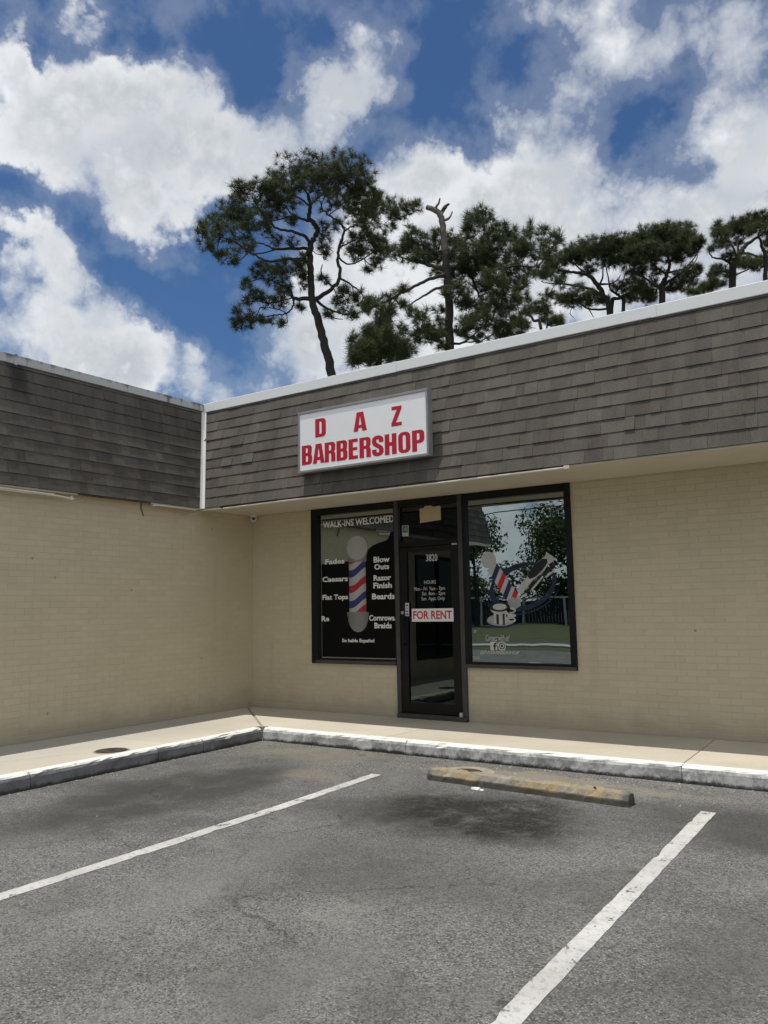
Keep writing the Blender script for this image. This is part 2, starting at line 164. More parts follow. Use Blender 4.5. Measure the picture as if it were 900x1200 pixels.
  blobs=[(-0.13,1.15,20.48,0.36,0.23),(0.44,1.52,20.03,0.37,0.23),(0.61,-0.42,19.19,0.35,0.18),(0.81,1.33,19.24,0.46,0.27),(-0.28,0.09,18.55,0.36,0.22),(0.34,-0.46,21.1,0.97,0.48),(-0.33,-0.77,20.72,0.7,0.39),(0.92,-0.66,21.18,0.87,0.39),(2.65,1.78,22.49,0.93,0.51),(2.56,0.04,21.25,0.62,0.44),(2.3,-1.57,20.16,0.34,0.3),(1.62,0.83,21.24,1.27,0.45),(-0.08,-1.27,20.01,0.86,0.34),(2.08,-0.13,20.54,0.71,0.4),(1.78,0.13,20.18,0.53,0.27),(0.35,-0.99,19.66,0.52,0.26),(2.61,-0.38,20.22,0.26,0.22),(2.51,-1.83,20.17,0.21,0.21),(1.79,-1.6,18.65,0.56,0.26),(2.06,0.33,19.09,0.45,0.22),(2.05,-0.12,18.52,0.44,0.22),(1.66,0.84,18.73,0.36,0.23),(0.23,-0.0,18.22,0.53,0.22),(2.32,-1.82,18.6,0.21,0.21),(-0.61,-0.83,20.18,0.52,0.3),(3.32,1.63,19.42,0.28,0.23)]),
 'five': dict(at=(-0.04,34.09),r0=0.25,seed=6,den=0.15,
  limbs=[[(0.0,0.0,0.25),(0.67,0.0,11.14),(1.06,0.0,18.07),(1.39,0.0,18.99),(1.6,0.0,19.45),(1.9,0.0,19.86),(2.31,0.0,20.13),(2.92,0.0,20.54)],[(1.39,0.0,18.99),(1.13,-0.3,19.51),(0.77,-0.59,19.92),(0.48,-0.89,20.15)],[(1.46,0.0,0.22),(2.67,0.27,14.77),(3.13,0.55,19.25),(3.13,0.82,20.03),(3.18,1.1,20.78)],[(1.29,0.0,18.71),(0.76,-0.23,18.9),(0.36,-0.46,18.94),(-0.13,-0.68,18.9),(-0.42,-0.91,19.07),(-0.59,-1.14,19.19)],[(1.6,0.0,19.45),(2.33,0.42,19.53),(3.06,0.84,19.52),(3.86,1.26,19.79)],[(3.24,0.84,19.61),(3.89,1.14,20.31),(4.44,1.43,20.92)],[(1.17,0.0,18.35),(0.55,-0.22,18.36),(0.02,-0.44,18.27)],[(1.07,0.0,18.17),(1.5,-0.44,18.25),(1.92,-0.87,18.32)],[(1.5,0.0,19.26),(1.69,0.49,20.23),(2.05,0.97,21.12)]],
  blobs=[(0.13,-0.82,20.29,0.41,0.33),(-0.03,-1.62,19.59,0.37,0.28),(1.76,1.09,21.42,0.61,0.3),(2.52,1.33,21.63,0.61,0.31),(2.64,0.41,21.4,0.6,0.3),(3.12,0.29,21.38,0.6,0.34),(2.23,1.17,21.12,0.7,0.26),(2.3,-0.74,20.37,0.58,0.25),(0.51,-0.73,19.59,0.25,0.21),(2.19,1.37,20.64,0.26,0.17),(0.86,-0.54,19.08,0.38,0.21),(1.41,-0.16,18.96,0.42,0.21),(1.49,-0.89,18.46,0.58,0.25),(3.11,0.91,19.22,0.52,0.26),(0.63,0.24,18.69,0.43,0.17),(0.17,-0.08,18.33,0.34,0.17),(1.1,0.53,18.49,0.34,0.17),(-0.68,-1.86,18.9,0.16,0.12),(3.96,0.62,20.91,0.69,0.52),(4.65,1.98,20.1,0.62,0.44),(3.93,1.73,20.77,0.26,0.22),(5.32,2.18,20.91,0.45,0.45)]),
 'low_a': dict(at=(-7.83,28.83),r0=0.12,seed=7,den=0.14,
  limbs=[[(-0.01,0.0,0.42),(0.45,0.0,11.32),(0.49,0.0,15.62),(0.16,0.0,15.99),(-0.17,0.0,16.45)],[(0.55,0.0,14.89),(0.96,0.49,16.06),(0.91,0.97,16.79),(0.84,1.46,17.36)],[(0.96,0.49,15.97),(1.47,0.78,16.25)]],
  blobs=[(0.68,0.69,17.06,0.43,0.3),(1.01,1.04,16.91,0.35,0.22),(0.51,1.22,16.94,0.26,0.17),(1.3,-0.02,16.09,0.38,0.21),(1.14,0.5,16.06,0.3,0.17),(-0.33,-0.83,16.23,0.29,0.25),(0.68,0.37,16.2,0.21,0.17),(1.47,0.0,15.87,0.25,0.17)]),
 'low_b': dict(at=(-1.28,33.25),r0=0.12,seed=8,den=0.2,
  limbs=[[(-0.0,0.0,0.28),(0.7,0.0,11.17),(1.01,0.0,16.55),(1.01,0.0,17.23),(1.12,0.0,17.64)],[(1.04,0.0,17.0),(1.41,-0.32,17.32)]],
  blobs=[(0.85,-0.22,17.46,0.38,0.17),(1.16,-0.55,17.46,0.38,0.17),(1.13,-1.15,17.44,0.21,0.12),(0.23,-0.65,17.12,0.29,0.12),(1.98,0.24,17.86,0.26,0.13)]),
}
CLOUD_HI, CLOUD_LO = (7.1, 7.3, 7.5), (4.3, 4.6, 4.95)
W = bpy.data.worlds.new("World")
S.world = W
W.use_nodes = True
W.cycles.sampling_method = 'MANUAL'
W.cycles.sample_map_resolution = 512
nt = W.node_tree
nt.nodes.clear()
n = N(nt)
out = n.add('ShaderNodeOutputWorld')
bg = n.add('ShaderNodeBackground')
bg.inputs['Strength'].default_value = 0.11
nt.links.new(bg.outputs[0], out.inputs[0])
sky = n.add('ShaderNodeTexSky', sky_type='NISHITA')
sky.sun_disc = False
sky.sun_elevation = math.asin(SUN_DIR.z)
sky.sun_rotation = math.atan2(SUN_DIR.x, SUN_DIR.y)
sky.air_density = 1.0
sky.dust_density = 0.6
sky.ozone_density = 2.0
D_ = n.add('ShaderNodeTexCoord').outputs['Generated']
D_ = n.vmath('NORMALIZE', D_)
warp = n.noise(D_, 7.0, 6, 0.6, out=1)
warp = n.vmath('SCALE', n.vmath('SUBTRACT', warp, (0.5, 0.5, 0.5)), 0.10)
warp2 = n.noise(D_, 26.0, 6, 0.65, out=1)
warp2 = n.vmath('SCALE', n.vmath('SUBTRACT', warp2, (0.5, 0.5, 0.5)), 0.035)
DW = n.vmath('ADD', n.vmath('ADD', D_, warp), warp2)
acc = None
for (bx, by, bz, br, bw) in SKY_BLOBS:
    d = n.vmath('DISTANCE', DW, (bx, by, bz), out=1)
    v = n.ramp(d, 0.35 * br, 1.35 * br, bw if bw > 0 else bw * .8, 0.0)
    acc = v if acc is None else n.math('ADD', acc, v)
acc = n.math('MINIMUM', acc, 2.2)
# everywhere else the same broken cumulus, from noise on the cloud deck
sx = n.sep(D_)
zz = n.math('ADD', n.math('MAXIMUM', sx[2], 0.0), 0.16)
deck = n.add('ShaderNodeCombineXYZ')
n.set(deck.inputs[0], n.math('DIVIDE', sx[0], zz))
n.set(deck.inputs[1], n.math('DIVIDE', sx[1], zz))
deck = deck.outputs[0]
away = n.ramp(n.vmath('DISTANCE', D_, (-0.62, 0.72, 0.36), out=1), 0.75, 1.0)
dn = n.noise(deck, 0.55, 7, 0.56)
acc = n.math('ADD', acc, n.math('MULTIPLY', away, n.ramp(dn, 0.27, 0.52, 0.0, 1.7)))
fine = n.noise(D_, 9.0, 9, 0.62)
vor = n.add('ShaderNodeTexVoronoi', feature='F1')
n.set(vor.inputs['Vector'], n.vmath('ADD', D_, n.vmath('SCALE', n.vmath('SUBTRACT', n.noise(D_, 30.0, 4, 0.6, out=1), (0.5, 0.5, 0.5)), 0.03)))
vor.inputs['Scale'].default_value = 22.0
vor.inputs['Detail'].default_value = 3.0
vor.inputs['Roughness'].default_value = 0.6
puff = n.math('SUBTRACT', 0.55, vor.outputs['Distance'])
fld = n.math('ADD', acc, n.math('MULTIPLY', n.math('SUBTRACT', fine, 0.5), 3.0))
fld = n.math('ADD', fld, n.math('MULTIPLY', puff, 0.9))
soft = n.ramp(n.noise(D_, 4.0, 3, 0.5), 0.36, 0.58, 0.75, 2.4)
alpha = n.ramp(fld, -0.15, n.math('ADD', soft, -0.15))
alpha = n.math('POWER', alpha, 0.8)
thin = n.ramp(fld, -1.2, 0.3, 0.0, 0.15)
alpha = n.math('MAXIMUM', alpha, thin)
# brightness of the clouds: bright puffs and edges, soft grey bases
lump = n.noise(D_, 5.5, 8, 0.58, 0.5)
thick = n.ramp(fld, 0.5, 2.6, 0.0, 1.0, False)
sh_ = n.ramp(n.math('SUBTRACT', lump, n.math('MULTIPLY', puff, 0.30)), 0.40, 0.68, 0.0, 1.0, False)
shade = n.math('MULTIPLY', n.ramp(thick, 0, 1, 0.15, 1.0), sh_)
ccol = n.mix(shade, CLOUD_HI, CLOUD_LO)
skyc = n.mix(1.0, sky.outputs[0], (0.33, 0.485, 0.64), 'MULTIPLY')
col = n.mix(alpha, skyc, ccol)
nt.links.new(col, bg.inputs['Color'])

# ------------------------------------------------------------------ object helpers
def tag(o, label=None, cat=None, group=None, kind=None):
    if label: o['label'] = label
    if cat: o['category'] = cat
    if group: o['group'] = group
    if kind: o['kind'] = kind
    return o


def empty(name, loc, label, cat, group=None):
    o = bpy.data.objects.new(name, None)
    C.objects.link(o)
    o.location = loc
    o.empty_display_size = 0.1
    return tag(o, label, cat, group)


def link(name, me, parent=None):
    o = bpy.data.objects.new(name, me)
    C.objects.link(o)
    if parent is not None:
        o.parent = parent
        o.matrix_parent_inverse = wm(parent).inverted()
    return o


def wm(o):
    m = o.matrix_basis.copy()
    if o.parent is not None:
        m = wm(o.parent) @ o.matrix_parent_inverse @ m
    return m


class MB:
    """collects faces of one mesh"""
    def __init__(self):
        self.v, self.f, self.mi = [], [], []

    def quadbox(self, P, mi=0, skip=()):
        """eight corners: 0-3 bottom ring, 4-7 top ring"""
        b = len(self.v)
        self.v += [tuple(p) for p in P]
        for i, q in enumerate(((3, 2, 1, 0), (4, 5, 6, 7), (0, 1, 5, 4), (1, 2, 6, 5), (2, 3, 7, 6), (3, 0, 4, 7))):
            if i in skip: continue
            self.f.append(tuple(b + k for k in q)); self.mi.append(mi)
        return self

    def box(self, x0, x1, y0, y1, z0, z1, mi=0, skip=()):
        return self.quadbox([(x0, y0, z0), (x1, y0, z0), (x1, y1, z0), (x0, y1, z0),
                             (x0, y0, z1), (x1, y0, z1), (x1, y1, z1), (x0, y1, z1)], mi, skip)

    def prism(self, poly, z0, z1, mi=0):
        b = len(self.v); k = len(poly)
        self.v += [(x, y, z0) for x, y in poly] + [(x, y, z1) for x, y in poly]
        self.f.append(tuple(b + i for i in reversed(range(k)))); self.mi.append(mi)
        self.f.append(tuple(b + k + i for i in range(k))); self.mi.append(mi)
        for i in range(k):
            j = (i + 1) % k
            self.f.append((b + i, b + j, b + k + j, b + k + i)); self.mi.append(mi)
        return self

    def face(self, pts, mi=0):
        b = len(self.v)
        self.v += [tuple(p) for p in pts]
        self.f.append(tuple(range(b, b + len(pts)))); self.mi.append(mi)
        return self

    def sheet(self, poly, y, d=0.0012, mi=0, flip=False):
        """upright thin plate: poly in (x, z), front face at y-d"""
        b = len(self.v); k = len(poly)
        a = sum(poly[i][0] * poly[(i + 1) % k][1] - poly[(i + 1) % k][0] * poly[i][1] for i in range(k))
        if a < 0: poly = poly[::-1]
        self.v += [(x, y - d, z) for x, z in poly] + [(x, y, z) for x, z in poly]
        self.f.append(tuple(b + i for i in range(k))); self.mi.append(mi)
        for i in range(k):
            j = (i + 1) % k
            self.f.append((b + j, b + i, b + k + i, b + k + j)); self.mi.append(mi)
        return self

    def tube(self, pts, rad, sides=6, mi=0, cap=True):
        pts = [Vector(p) for p in pts]
        if not hasattr(rad, '__len__'): rad = [rad] * len(pts)
        b = len(self.v)
        up = Vector((0.31, 0.22, 0.92))
        for i, p in enumerate(pts):
            t = (pts[min(i + 1, len(pts) - 1)] - pts[max(i - 1, 0)])
            t = t.normalized() if t.length > 1e-9 else Vector((0, 0, 1))
            a = t.cross(up)
            if a.length < 0.05: a = t.cross(Vector((1, 0, 0)))
            a.normalize(); c = t.cross(a)
            for k in range(sides):
                an = 2 * math.pi * k / sides
                self.v.append(tuple(p + (a * math.cos(an) + c * math.sin(an)) * rad[i]))
        for i in range(len(pts) - 1):
            for k in range(sides):
                k2 = (k + 1) % sides
                self.f.append((b + i * sides + k, b + i * sides + k2, b + (i + 1) * sides + k2, b + (i + 1) * sides + k)); self.mi.append(mi)
        if cap:
            self.f.append(tuple(b + k for k in reversed(range(sides)))); self.mi.append(mi)
            e = b + (len(pts) - 1) * sides
            self.f.append(tuple(e + k for k in range(sides))); self.mi.append(mi)
        return self

    def lathe(self, prof, cx, cy, cz, axis='Z', seg=24, mi=0):
        """prof: list of (r, h)"""
        b = len(self.v)
        for r, h in prof:
            for k in range(seg):
                an = 2 * math.pi * k / seg
                a, c = r * math.cos(an), r * math.sin(an)
                self.v.append({'Z': (cx + a, cy + c, cz + h), 'Y': (cx + a, cy + h, cz + c), 'X': (cx + h, cy + a, cz + c)}[axis])
        for i in range(len(prof) - 1):
            for k in range(seg):
                k2 = (k + 1) % seg
                self.f.append((b + i * seg + k, b + i * seg + k2, b + (i + 1) * seg + k2, b + (i + 1) * seg + k)); self.mi.append(mi)
        return self

    def mesh(self, name, mats, smooth=False):
        me = bpy.data.meshes.new(name)
        me.from_pydata(self.v, [], self.f)
        for m in (mats if isinstance(mats, (list, tuple)) else [mats]):
            me.materials.append(m)
        me.polygons.foreach_set('material_index', self.mi)
        if smooth:
            me.polygons.foreach_set('use_smooth', [True] * len(self.f))
        me.update()
        return me

    def build(self, name, mats, parent=None, smooth=False, bevel=0.0, kind=None):
        o = link(name, self.mesh(name, mats, smooth), parent)
        if bevel:
            m = o.modifiers.new('bevel', 'BEVEL'); m.width = bevel; m.segments = 2; m.limit_method = 'ANGLE'
        if kind: o['kind'] = kind
        return o


# ------------------------------------------------------------------ materials
def new_mat(name):
    m = bpy.data.materials.new(name)
    m.use_nodes = True
    nt = m.node_tree
    nt.nodes.clear()
    n = N(nt)
    o = n.add('ShaderNodeOutputMaterial')
    p = n.add('ShaderNodeBsdfPrincipled')
    nt.links.new(p.outputs[0], o.inputs[0])
    return m, n, p, o


def simple(name, col, rough=0.6, metal=0.0, var=0.12, scale=6.0, bump=0.0, bscale=60.0, spec=0.4):
    m, n, p, o = new_mat(name)
    v = n.obj()
    f = n.ramp(n.noise(v, scale, 6, 0.6), 0.25, 0.75, 1 - var, 1 + var, False)
    n.set(p.inputs['Base Color'], n.scale_col(col, f))
    p.inputs['Roughness'].default_value = rough
    p.inputs['Metallic'].default_value = metal
    p.inputs['Specular IOR Level'].default_value = spec
    if bump:
        n.set(p.inputs['Normal'], n.bump(n.noise(v, bscale, 5, 0.65), bump, 0.01))
    return m


def asphalt_mat():
    m, n, p, o = new_mat("asphalt")
    v = n.obj()
    big = n.noise(v, 0.45, 5, 0.6)
    mid = n.noise(v, 2.3, 6, 0.62)
    fine = n.noise(v, 60, 4, 0.7)
    spk = n.voro(v, 105, out=1)
    spv = n.sep(spk)[0]
    dist = n.voro(v, 105)
    col = n.mix(n.ramp(big, 0.35, 0.65), (0.130, 0.128, 0.121), (0.182, 0.179, 0.169))
    col = n.mix(n.ramp(mid, 0.35, 0.72, 0.0, 0.55), col, (0.20, 0.197, 0.188))
    # pale and dark stones of the worn aggregate
    stone = n.math('MULTIPLY', n.ramp(spv, 0.55, 0.95), n.ramp(dist, 0.62, 0.3))
    col = n.mix(n.math('MULTIPLY', stone, 0.72), col, (0.40, 0.39, 0.36))
    pit = n.math('MULTIPLY', n.ramp(spv, 0.45, 0.1), n.ramp(fine, 0.36, 0.56))
    col = n.mix(n.math('MULTIPLY', pit, 0.8), col, (0.03, 0.03, 0.03))
    col = n.scale_col(col, n.ramp(fine, 0.25, 0.75, 0.55, 1.45, False))
    blot = n.math('MULTIPLY', n.ramp(n.noise(v, 5.5, 6, 0.7), 0.56, 0.70), n.ramp(big, 0.42, 0.6))
    col = n.mix(n.math('MULTIPLY', blot, 0.75), col, (0.06, 0.058, 0.055))
    smg = n.math('MULTIPLY', n.ramp(n.noise(n.vmath('ADD', v, (7.3, 2.1, 0)), 1.15, 7, 0.68), 0.46, 0.66), 0.5)
    col = n.mix(smg, col, (0.078, 0.076, 0.072))
    dust = n.math('MULTIPLY', n.ramp(n.noise(n.vmath('ADD', v, (1.3, 9.1, 0)), 1.7, 7, 0.68), 0.52, 0.72), 0.4)
    col = n.mix(dust, col, (0.25, 0.24, 0.215))
    xyz = n.sep(v)
    wob = n.noise(v, 1.6, 5, 0.65, out=1)
    vw = n.vmath('ADD', v, n.vmath('SCALE', n.vmath('SUBTRACT', wob, (0.5, 0.5, 0.5)), 0.9))
    # tyre-worn, damp-dark bands where cars stand at the kerb
    def patch(cx, cy, sx_, sy_, c, amt, soft=0.5):
        nonlocal col
        q = n.mapv(vw, (1 / sx_, 1 / sy_, 0), (-cx / sx_, -cy / sy_, 0))
        d = n.vmath('LENGTH', q, out=1)
        f = n.math('MULTIPLY', n.ramp(d, 1.0, soft), n.ramp(mid, 0.28, 0.55, 0.5, 1.0))
        col = n.mix(n.math('MULTIPLY', f, amt), col, c)
    patch(2.75, -3.9, 0.95, 2.1, (0.055, 0.053, 0.05), 0.9, 0.35)
    patch(7.2, -2.7, 1.6, 0.8, (0.06, 0.058, 0.055), 0.75, 0.3)
    patch(5.4, -4.6, 1.7, 0.7, (0.085, 0.083, 0.08), 0.55, 0.2)
    patch(8.2, -3.9, 1.0, 0.8, (0.07, 0.07, 0.067), 0.6, 0.3)
    patch(7.35, -4.7, 0.35, 1.0, (0.085, 0.083, 0.08), 0.5, 0.2)
    patch(4.6, -5.2, 0.5, 1.6, (0.20, 0.197, 0.185), 0.45, 0.1)
    patch(5.9, -6.0, 0.4, 1.2, (0.195, 0.19, 0.18), 0.4, 0.1)
    patch(3.3, -6.3, 0.9, 0.6, (0.085, 0.083, 0.08), 0.5, 0.2)
    patch(2.6, -1.9, 1.3, 0.5, (0.235, 0.205, 0.16), 0.5, 0.2)
    patch(3.3, -2.7, 0.5, 0.35, (0.26, 0.22, 0.165), 0.5, 0.2)
    patch(5.3, -1.95, 1.7, 0.22, (0.30, 0.265, 0.20), 0.65, 0.3)
    # oil stain, with a rusty rim
    patch(5.2, -3.3, 1.35, 1.15, (0.070, 0.067, 0.061), 0.8, 0.25)
    patch(4.55, -3.6, 0.9, 0.5, (0.07, 0.066, 0.062), 0.6, 0.2)
    q = n.mapv(vw, (1 / 1.0, 1 / 0.85, 0), (-5.25, 3.25 / 0.85, 0))
    d = n.vmath('LENGTH', q, out=1)
    oil = n.math('MULTIPLY', n.ramp(d, 1.05, 0.45), n.ramp(n.noise(v, 4.0, 10, 0.82), 0.34, 0.54))
    oil = n.math('MULTIPLY', oil, n.math('MULTIPLY', n.ramp(fine, 0.35, 0.7, 1.0, 0.6), n.ramp(n.noise(v, 17, 6, 0.75), 0.36, 0.52, 0.65, 1.0)))
    dr = n.math('MULTIPLY', n.ramp(n.voro(vw, 2.2), 0.11, 0.05), n.ramp(n.sep(n.voro(vw, 2.2, out=1))[0], 0.6, 0.65))
    col = n.mix(n.math('MULTIPLY', dr, 0.6), col, (0.04, 0.038, 0.035))
    col = n.mix(n.math('MULTIPLY', oil, 1.0), col, (0.0125, 0.0115, 0.0105))
    # cracks
    cw = n.vmath('ADD', v, n.vmath('SCALE', n.vmath('SUBTRACT', n.noise(v, 2.0, 6, 0.7, out=1), (0.5, 0.5, 0.5)), 0.55))
    ce = n.voro(n.mapv(cw, (1, 1, 0)), 0.62, 'DISTANCE_TO_EDGE')
    crack = n.math('MULTIPLY', n.ramp(ce, 0.0042, 0.001), n.ramp(n.noise(v, 0.7, 2, 0.5), 0.48, 0.62))
    col = n.mix(n.math('MULTIPLY', crack, 0.4), col, (0.03, 0.03, 0.03))
    n.set(p.inputs['Base Color'], col)
    p.inputs['Roughness'].default_value = 0.9
    p.inputs['Specular IOR Level'].default_value = 0.25
    h = n.math('ADD', n.math('MULTIPLY', fine, 0.7), n.math('MULTIPLY', n.ramp(dist, 0.6, 0.1), 0.6))
    h = n.math('SUBTRACT', h, n.math('MULTIPLY', crack, 1.5))
    n.set(p.inputs['Normal'], n.bump(h, 0.75, 0.008))
    return m


def line_mat():
    m, n, p, o = new_mat("road_paint")
    v = n.obj()
    fine = n.noise(v, 55, 4, 0.7)
    w = n.math('ADD', n.noise(v, 6, 6, 0.7), n.math('MULTIPLY', n.math('SUBTRACT', fine, 0.5), 0.35))
    chip = n.ramp(w, 0.405, 0.36)
    col = n.mix(n.ramp(n.noise(v, 1.7, 5, 0.6), 0.3, 0.7), (0.47, 0.46, 0.43), (0.60, 0.59, 0.56))
    col = n.mix(n.math('MULTIPLY', n.ramp(n.noise(v, 24, 5, 0.75), 0.47, 0.68), 0.75), col, (0.30, 0.295, 0.28))
    col = n.mix(chip, col, (0.13, 0.128, 0.12))
    n.set(p.inputs['Base Color'], col)
    p.inputs['Roughness'].default_value = 0.75
    n.set(p.inputs['Normal'], n.bump(fine, 0.6, 0.006))
    return m


def slab_mat():
    m, n, p, o = new_mat("sidewalk_concrete")
    v = n.pos()
    col = n.mix(n.ramp(n.noise(v, 0.9, 5, 0.6), 0.3, 0.7), (0.50, 0.45, 0.36), (0.58, 0.53, 0.44))
    col = n.mix(n.ramp(n.noise(v, 5.5, 6, 0.7), 0.5, 0.8, 0, 0.35), col, (0.38, 0.325, 0.245))
    col = n.mix(n.ramp(n.noise(v, 34, 4, 0.7), 0.58, 0.75, 0, 0.35), col, (0.32, 0.29, 0.235))
    q = n.sep(v)
    near = n.math('MULTIPLY', n.ramp(q[0], 1.6, 0.6), n.ramp(q[1], -0.6, -1.8))
    col = n.mix(n.math('MULTIPLY', near, 0.7), col, (0.42, 0.405, 0.36))
    obi = n.add('ShaderNodeObjectInfo').outputs['Random']
    col = n.scale_col(col, n.ramp(obi, 0, 1, 0.94, 1.05, False))
    n.set(p.inputs['Base Color'], col)
    p.inputs['Roughness'].default_value = 0.88
    n.set(p.inputs['Normal'], n.bump(n.noise(v, 85, 5, 0.7), 0.35, 0.004))
    return m


def kerb_mat(name, paint_lo, paint_hi, bare, dark):
    m, n, p, o = new_mat(name)
    v = n.pos()
    g = n.add('ShaderNodeNewGeometry')
    nz = n.sep(g.outputs['Normal'])[2]
    z = n.sep(v)[2]
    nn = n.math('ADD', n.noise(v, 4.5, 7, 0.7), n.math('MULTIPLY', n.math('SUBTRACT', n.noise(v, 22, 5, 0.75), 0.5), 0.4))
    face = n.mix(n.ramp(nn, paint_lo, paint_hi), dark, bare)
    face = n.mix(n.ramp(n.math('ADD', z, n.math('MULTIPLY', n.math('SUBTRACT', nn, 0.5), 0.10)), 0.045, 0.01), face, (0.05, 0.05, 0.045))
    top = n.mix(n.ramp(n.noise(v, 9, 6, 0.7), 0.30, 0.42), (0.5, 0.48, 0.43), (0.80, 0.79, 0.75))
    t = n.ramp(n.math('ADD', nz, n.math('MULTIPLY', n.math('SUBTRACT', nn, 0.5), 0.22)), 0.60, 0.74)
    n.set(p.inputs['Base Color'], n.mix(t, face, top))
    p.inputs['Roughness'].default_value = 0.85
    n.set(p.inputs['Normal'], n.bump(n.noise(v, 60, 6, 0.7), 0.5, 0.006))
    return m


def brick_paint():
    m, n, p, o = new_mat("painted_brick")
    v = n.pos()
    g = n.add('ShaderNodeNewGeometry')
    isl = n.math('FRACT', n.math('ADD', g.outputs['Random Per Island'], n.add('ShaderNodeObjectInfo').outputs['Random']))
    col = n.mix(n.ramp(n.noise(v, 0.8, 4, 0.6), 0.3, 0.7), (0.55, 0.475, 0.33), (0.58, 0.505, 0.355))
    col = n.mix(n.ramp(n.noise(v, 7, 6, 0.65), 0.55, 0.8, 0, 0.25), col, (0.40, 0.35, 0.25))
    zz_ = n.sep(v)[2]
    low = n.ramp(n.math('ADD', zz_, n.math('MULTIPLY', n.math('SUBTRACT', n.noise(v, 3.5, 6, 0.7), 0.5), 0.5)), 0.42, 0.16, 0.0, 0.45)
    col = n.mix(low, col, (0.27, 0.245, 0.20))
    drip = n.ramp(n.noise(n.mapv(v, (4.5, 4.5, 0.35)), 1.0, 6, 0.65), 0.56, 0.74, 0.0, 0.22)
    col = n.mix(drip, col, (0.33, 0.28, 0.20))
    col = n.scale_col(col, n.ramp(isl, 0, 1, 0.965, 1.03, False))
    sp = n.math('MULTIPLY', n.ramp(n.voro(v, 2.6), 0.045, 0.03), n.ramp(n.sep(n.voro(v, 2.6, out=1))[0], 0.55, 0.6))
    col = n.mix(n.math('MULTIPLY', sp, 0.6), col, (0.12, 0.09, 0.06))
    n.set(p.inputs['Base Color'], col)
    p.inputs['Roughness'].default_value = 0.62
    p.inputs['Specular IOR Level'].default_value = 0.35
    n.set(p.inputs['Normal'], n.bump(n.noise(v, 70, 5, 0.7), 0.25, 0.004))
    return m


def shingle_mat():
    m, n, p, o = new_mat("asphalt_shingle")
    v = n.pos()
    g = n.add('ShaderNodeNewGeometry')
    isl = n.math('FRACT', n.math('ADD', g.outputs['Random Per Island'], n.add('ShaderNodeObjectInfo').outputs['Random']))
    col = n.mix(n.ramp(isl, 0.1, 0.9, smooth=False), (0.108, 0.098, 0.085), (0.143, 0.130, 0.112))
    col = n.mix(n.ramp(isl, 0.82, 0.88, 0, 0.45), col, (0.068, 0.055, 0.05))
    gran = n.noise(v, 130, 3, 0.8)
    col = n.scale_col(col, n.ramp(gran, 0.25, 0.75, 0.6, 1.4, False))
    vs = n.mapv(v, (2.2, 2.2, 0.5))
    col = n.scale_col(col, n.ramp(n.noise(vs, 1.6, 6, 0.65), 0.3, 0.7, 0.76, 1.16, False))
    # black algae runs under the coping joints of the left wing
    x, y, z = n.sep(v)
    run = n.math('MULTIPLY', n.ramp(n.noise(n.mapv(v, (0, 1.8, 0.12)), 1.0, 5, 0.6), 0.52, 0.66), n.ramp(z, 3.5, 4.25))
    run = n.math('MULTIPLY', run, n.ramp(x, 0.25, 0.12))
    joint = n.math('MULTIPLY', n.ramp(n.math('ABSOLUTE', n.math('ADD', n.math('ADD', y, 3.62), n.math('MULTIPLY', n.math('SUBTRACT', n.noise(v, 6, 4), 0.5), 0.25))), 0.17, 0.03), n.ramp(z, 3.75, 4.1))
    joint = n.math('MULTIPLY', joint, n.ramp(x, 0.25, 0.12))
    col = n.mix(n.math('MULTIPLY', n.math('MAXIMUM', n.math('MULTIPLY', run, 0.6), joint), 0.68), col, (0.022, 0.022, 0.024))
    n.set(p.inputs['Base Color'], col)
    p.inputs['Roughness'].default_value = 0.95
    p.inputs['Specular IOR Level'].default_value = 0.2
    n.set(p.inputs['Normal'], n.bump(gran, 0.6, 0.004))
    return m


def coping_mat(name, base, dirt, lo, hi):
    m, n, p, o = new_mat(name)
    v = n.pos()
    x, y, z = n.sep(v)
    st = n.noise(n.mapv(v, (7, 7, 0.8)), 1.0, 6, 0.7)
    top = n.ramp(z, 4.33, 4.42, -0.06, 0.10)
    f = n.ramp(n.math('ADD', st, top), lo, hi)
    col = n.mix(f, base, dirt)
    rust = n.ramp(n.noise(v, 3.1, 7, 0.75), 0.70, 0.76, 0, 0.6)
    col = n.mix(rust, col, (0.22, 0.15, 0.10))
    n.set(p.inputs['Base Color'], col)
    p.inputs['Roughness'].default_value = 0.5
    n.set(p.inputs['Normal'], n.bump(n.noise(v, 2.5, 3, 0.5), 0.15, 0.02))
    return m


def glass_mat(name, tint, refl, wave=0.012):
    m, n, p, o = new_mat(name)
    nt = m.node_tree
    nt.nodes.remove(p)
    v = n.obj()
    b = n.bump(n.noise(v, 1.3, 2, 0.4), 0.10, wave)
    gl = n.add('ShaderNodeBsdfGlossy'); gl.inputs['Roughness'].default_value = 0.0
    gl.inputs['Color'].default_value = (0.84, 0.96, 0.96, 1)
    n.set(gl.inputs['Normal'], b)
    tr = n.add('ShaderNodeBsdfTransparent'); tr.inputs['Color'].default_value = (*tint, 1)
    lw = n.add('ShaderNodeLayerWeight'); lw.inputs['Blend'].default_value = 0.25
    f = n.math('ADD', n.math('MULTIPLY', lw.outputs['Facing'], 0.12), refl, clamp=True)
    mx = n.add('ShaderNodeMixShader')
    n.set(mx.inputs[0], f)
    nt.links.new(tr.outputs[0], mx.inputs[1]); nt.links.new(gl.outputs[0], mx.inputs[2])
    nt.links.new(mx.outputs[0], o.inputs[0])
    return m


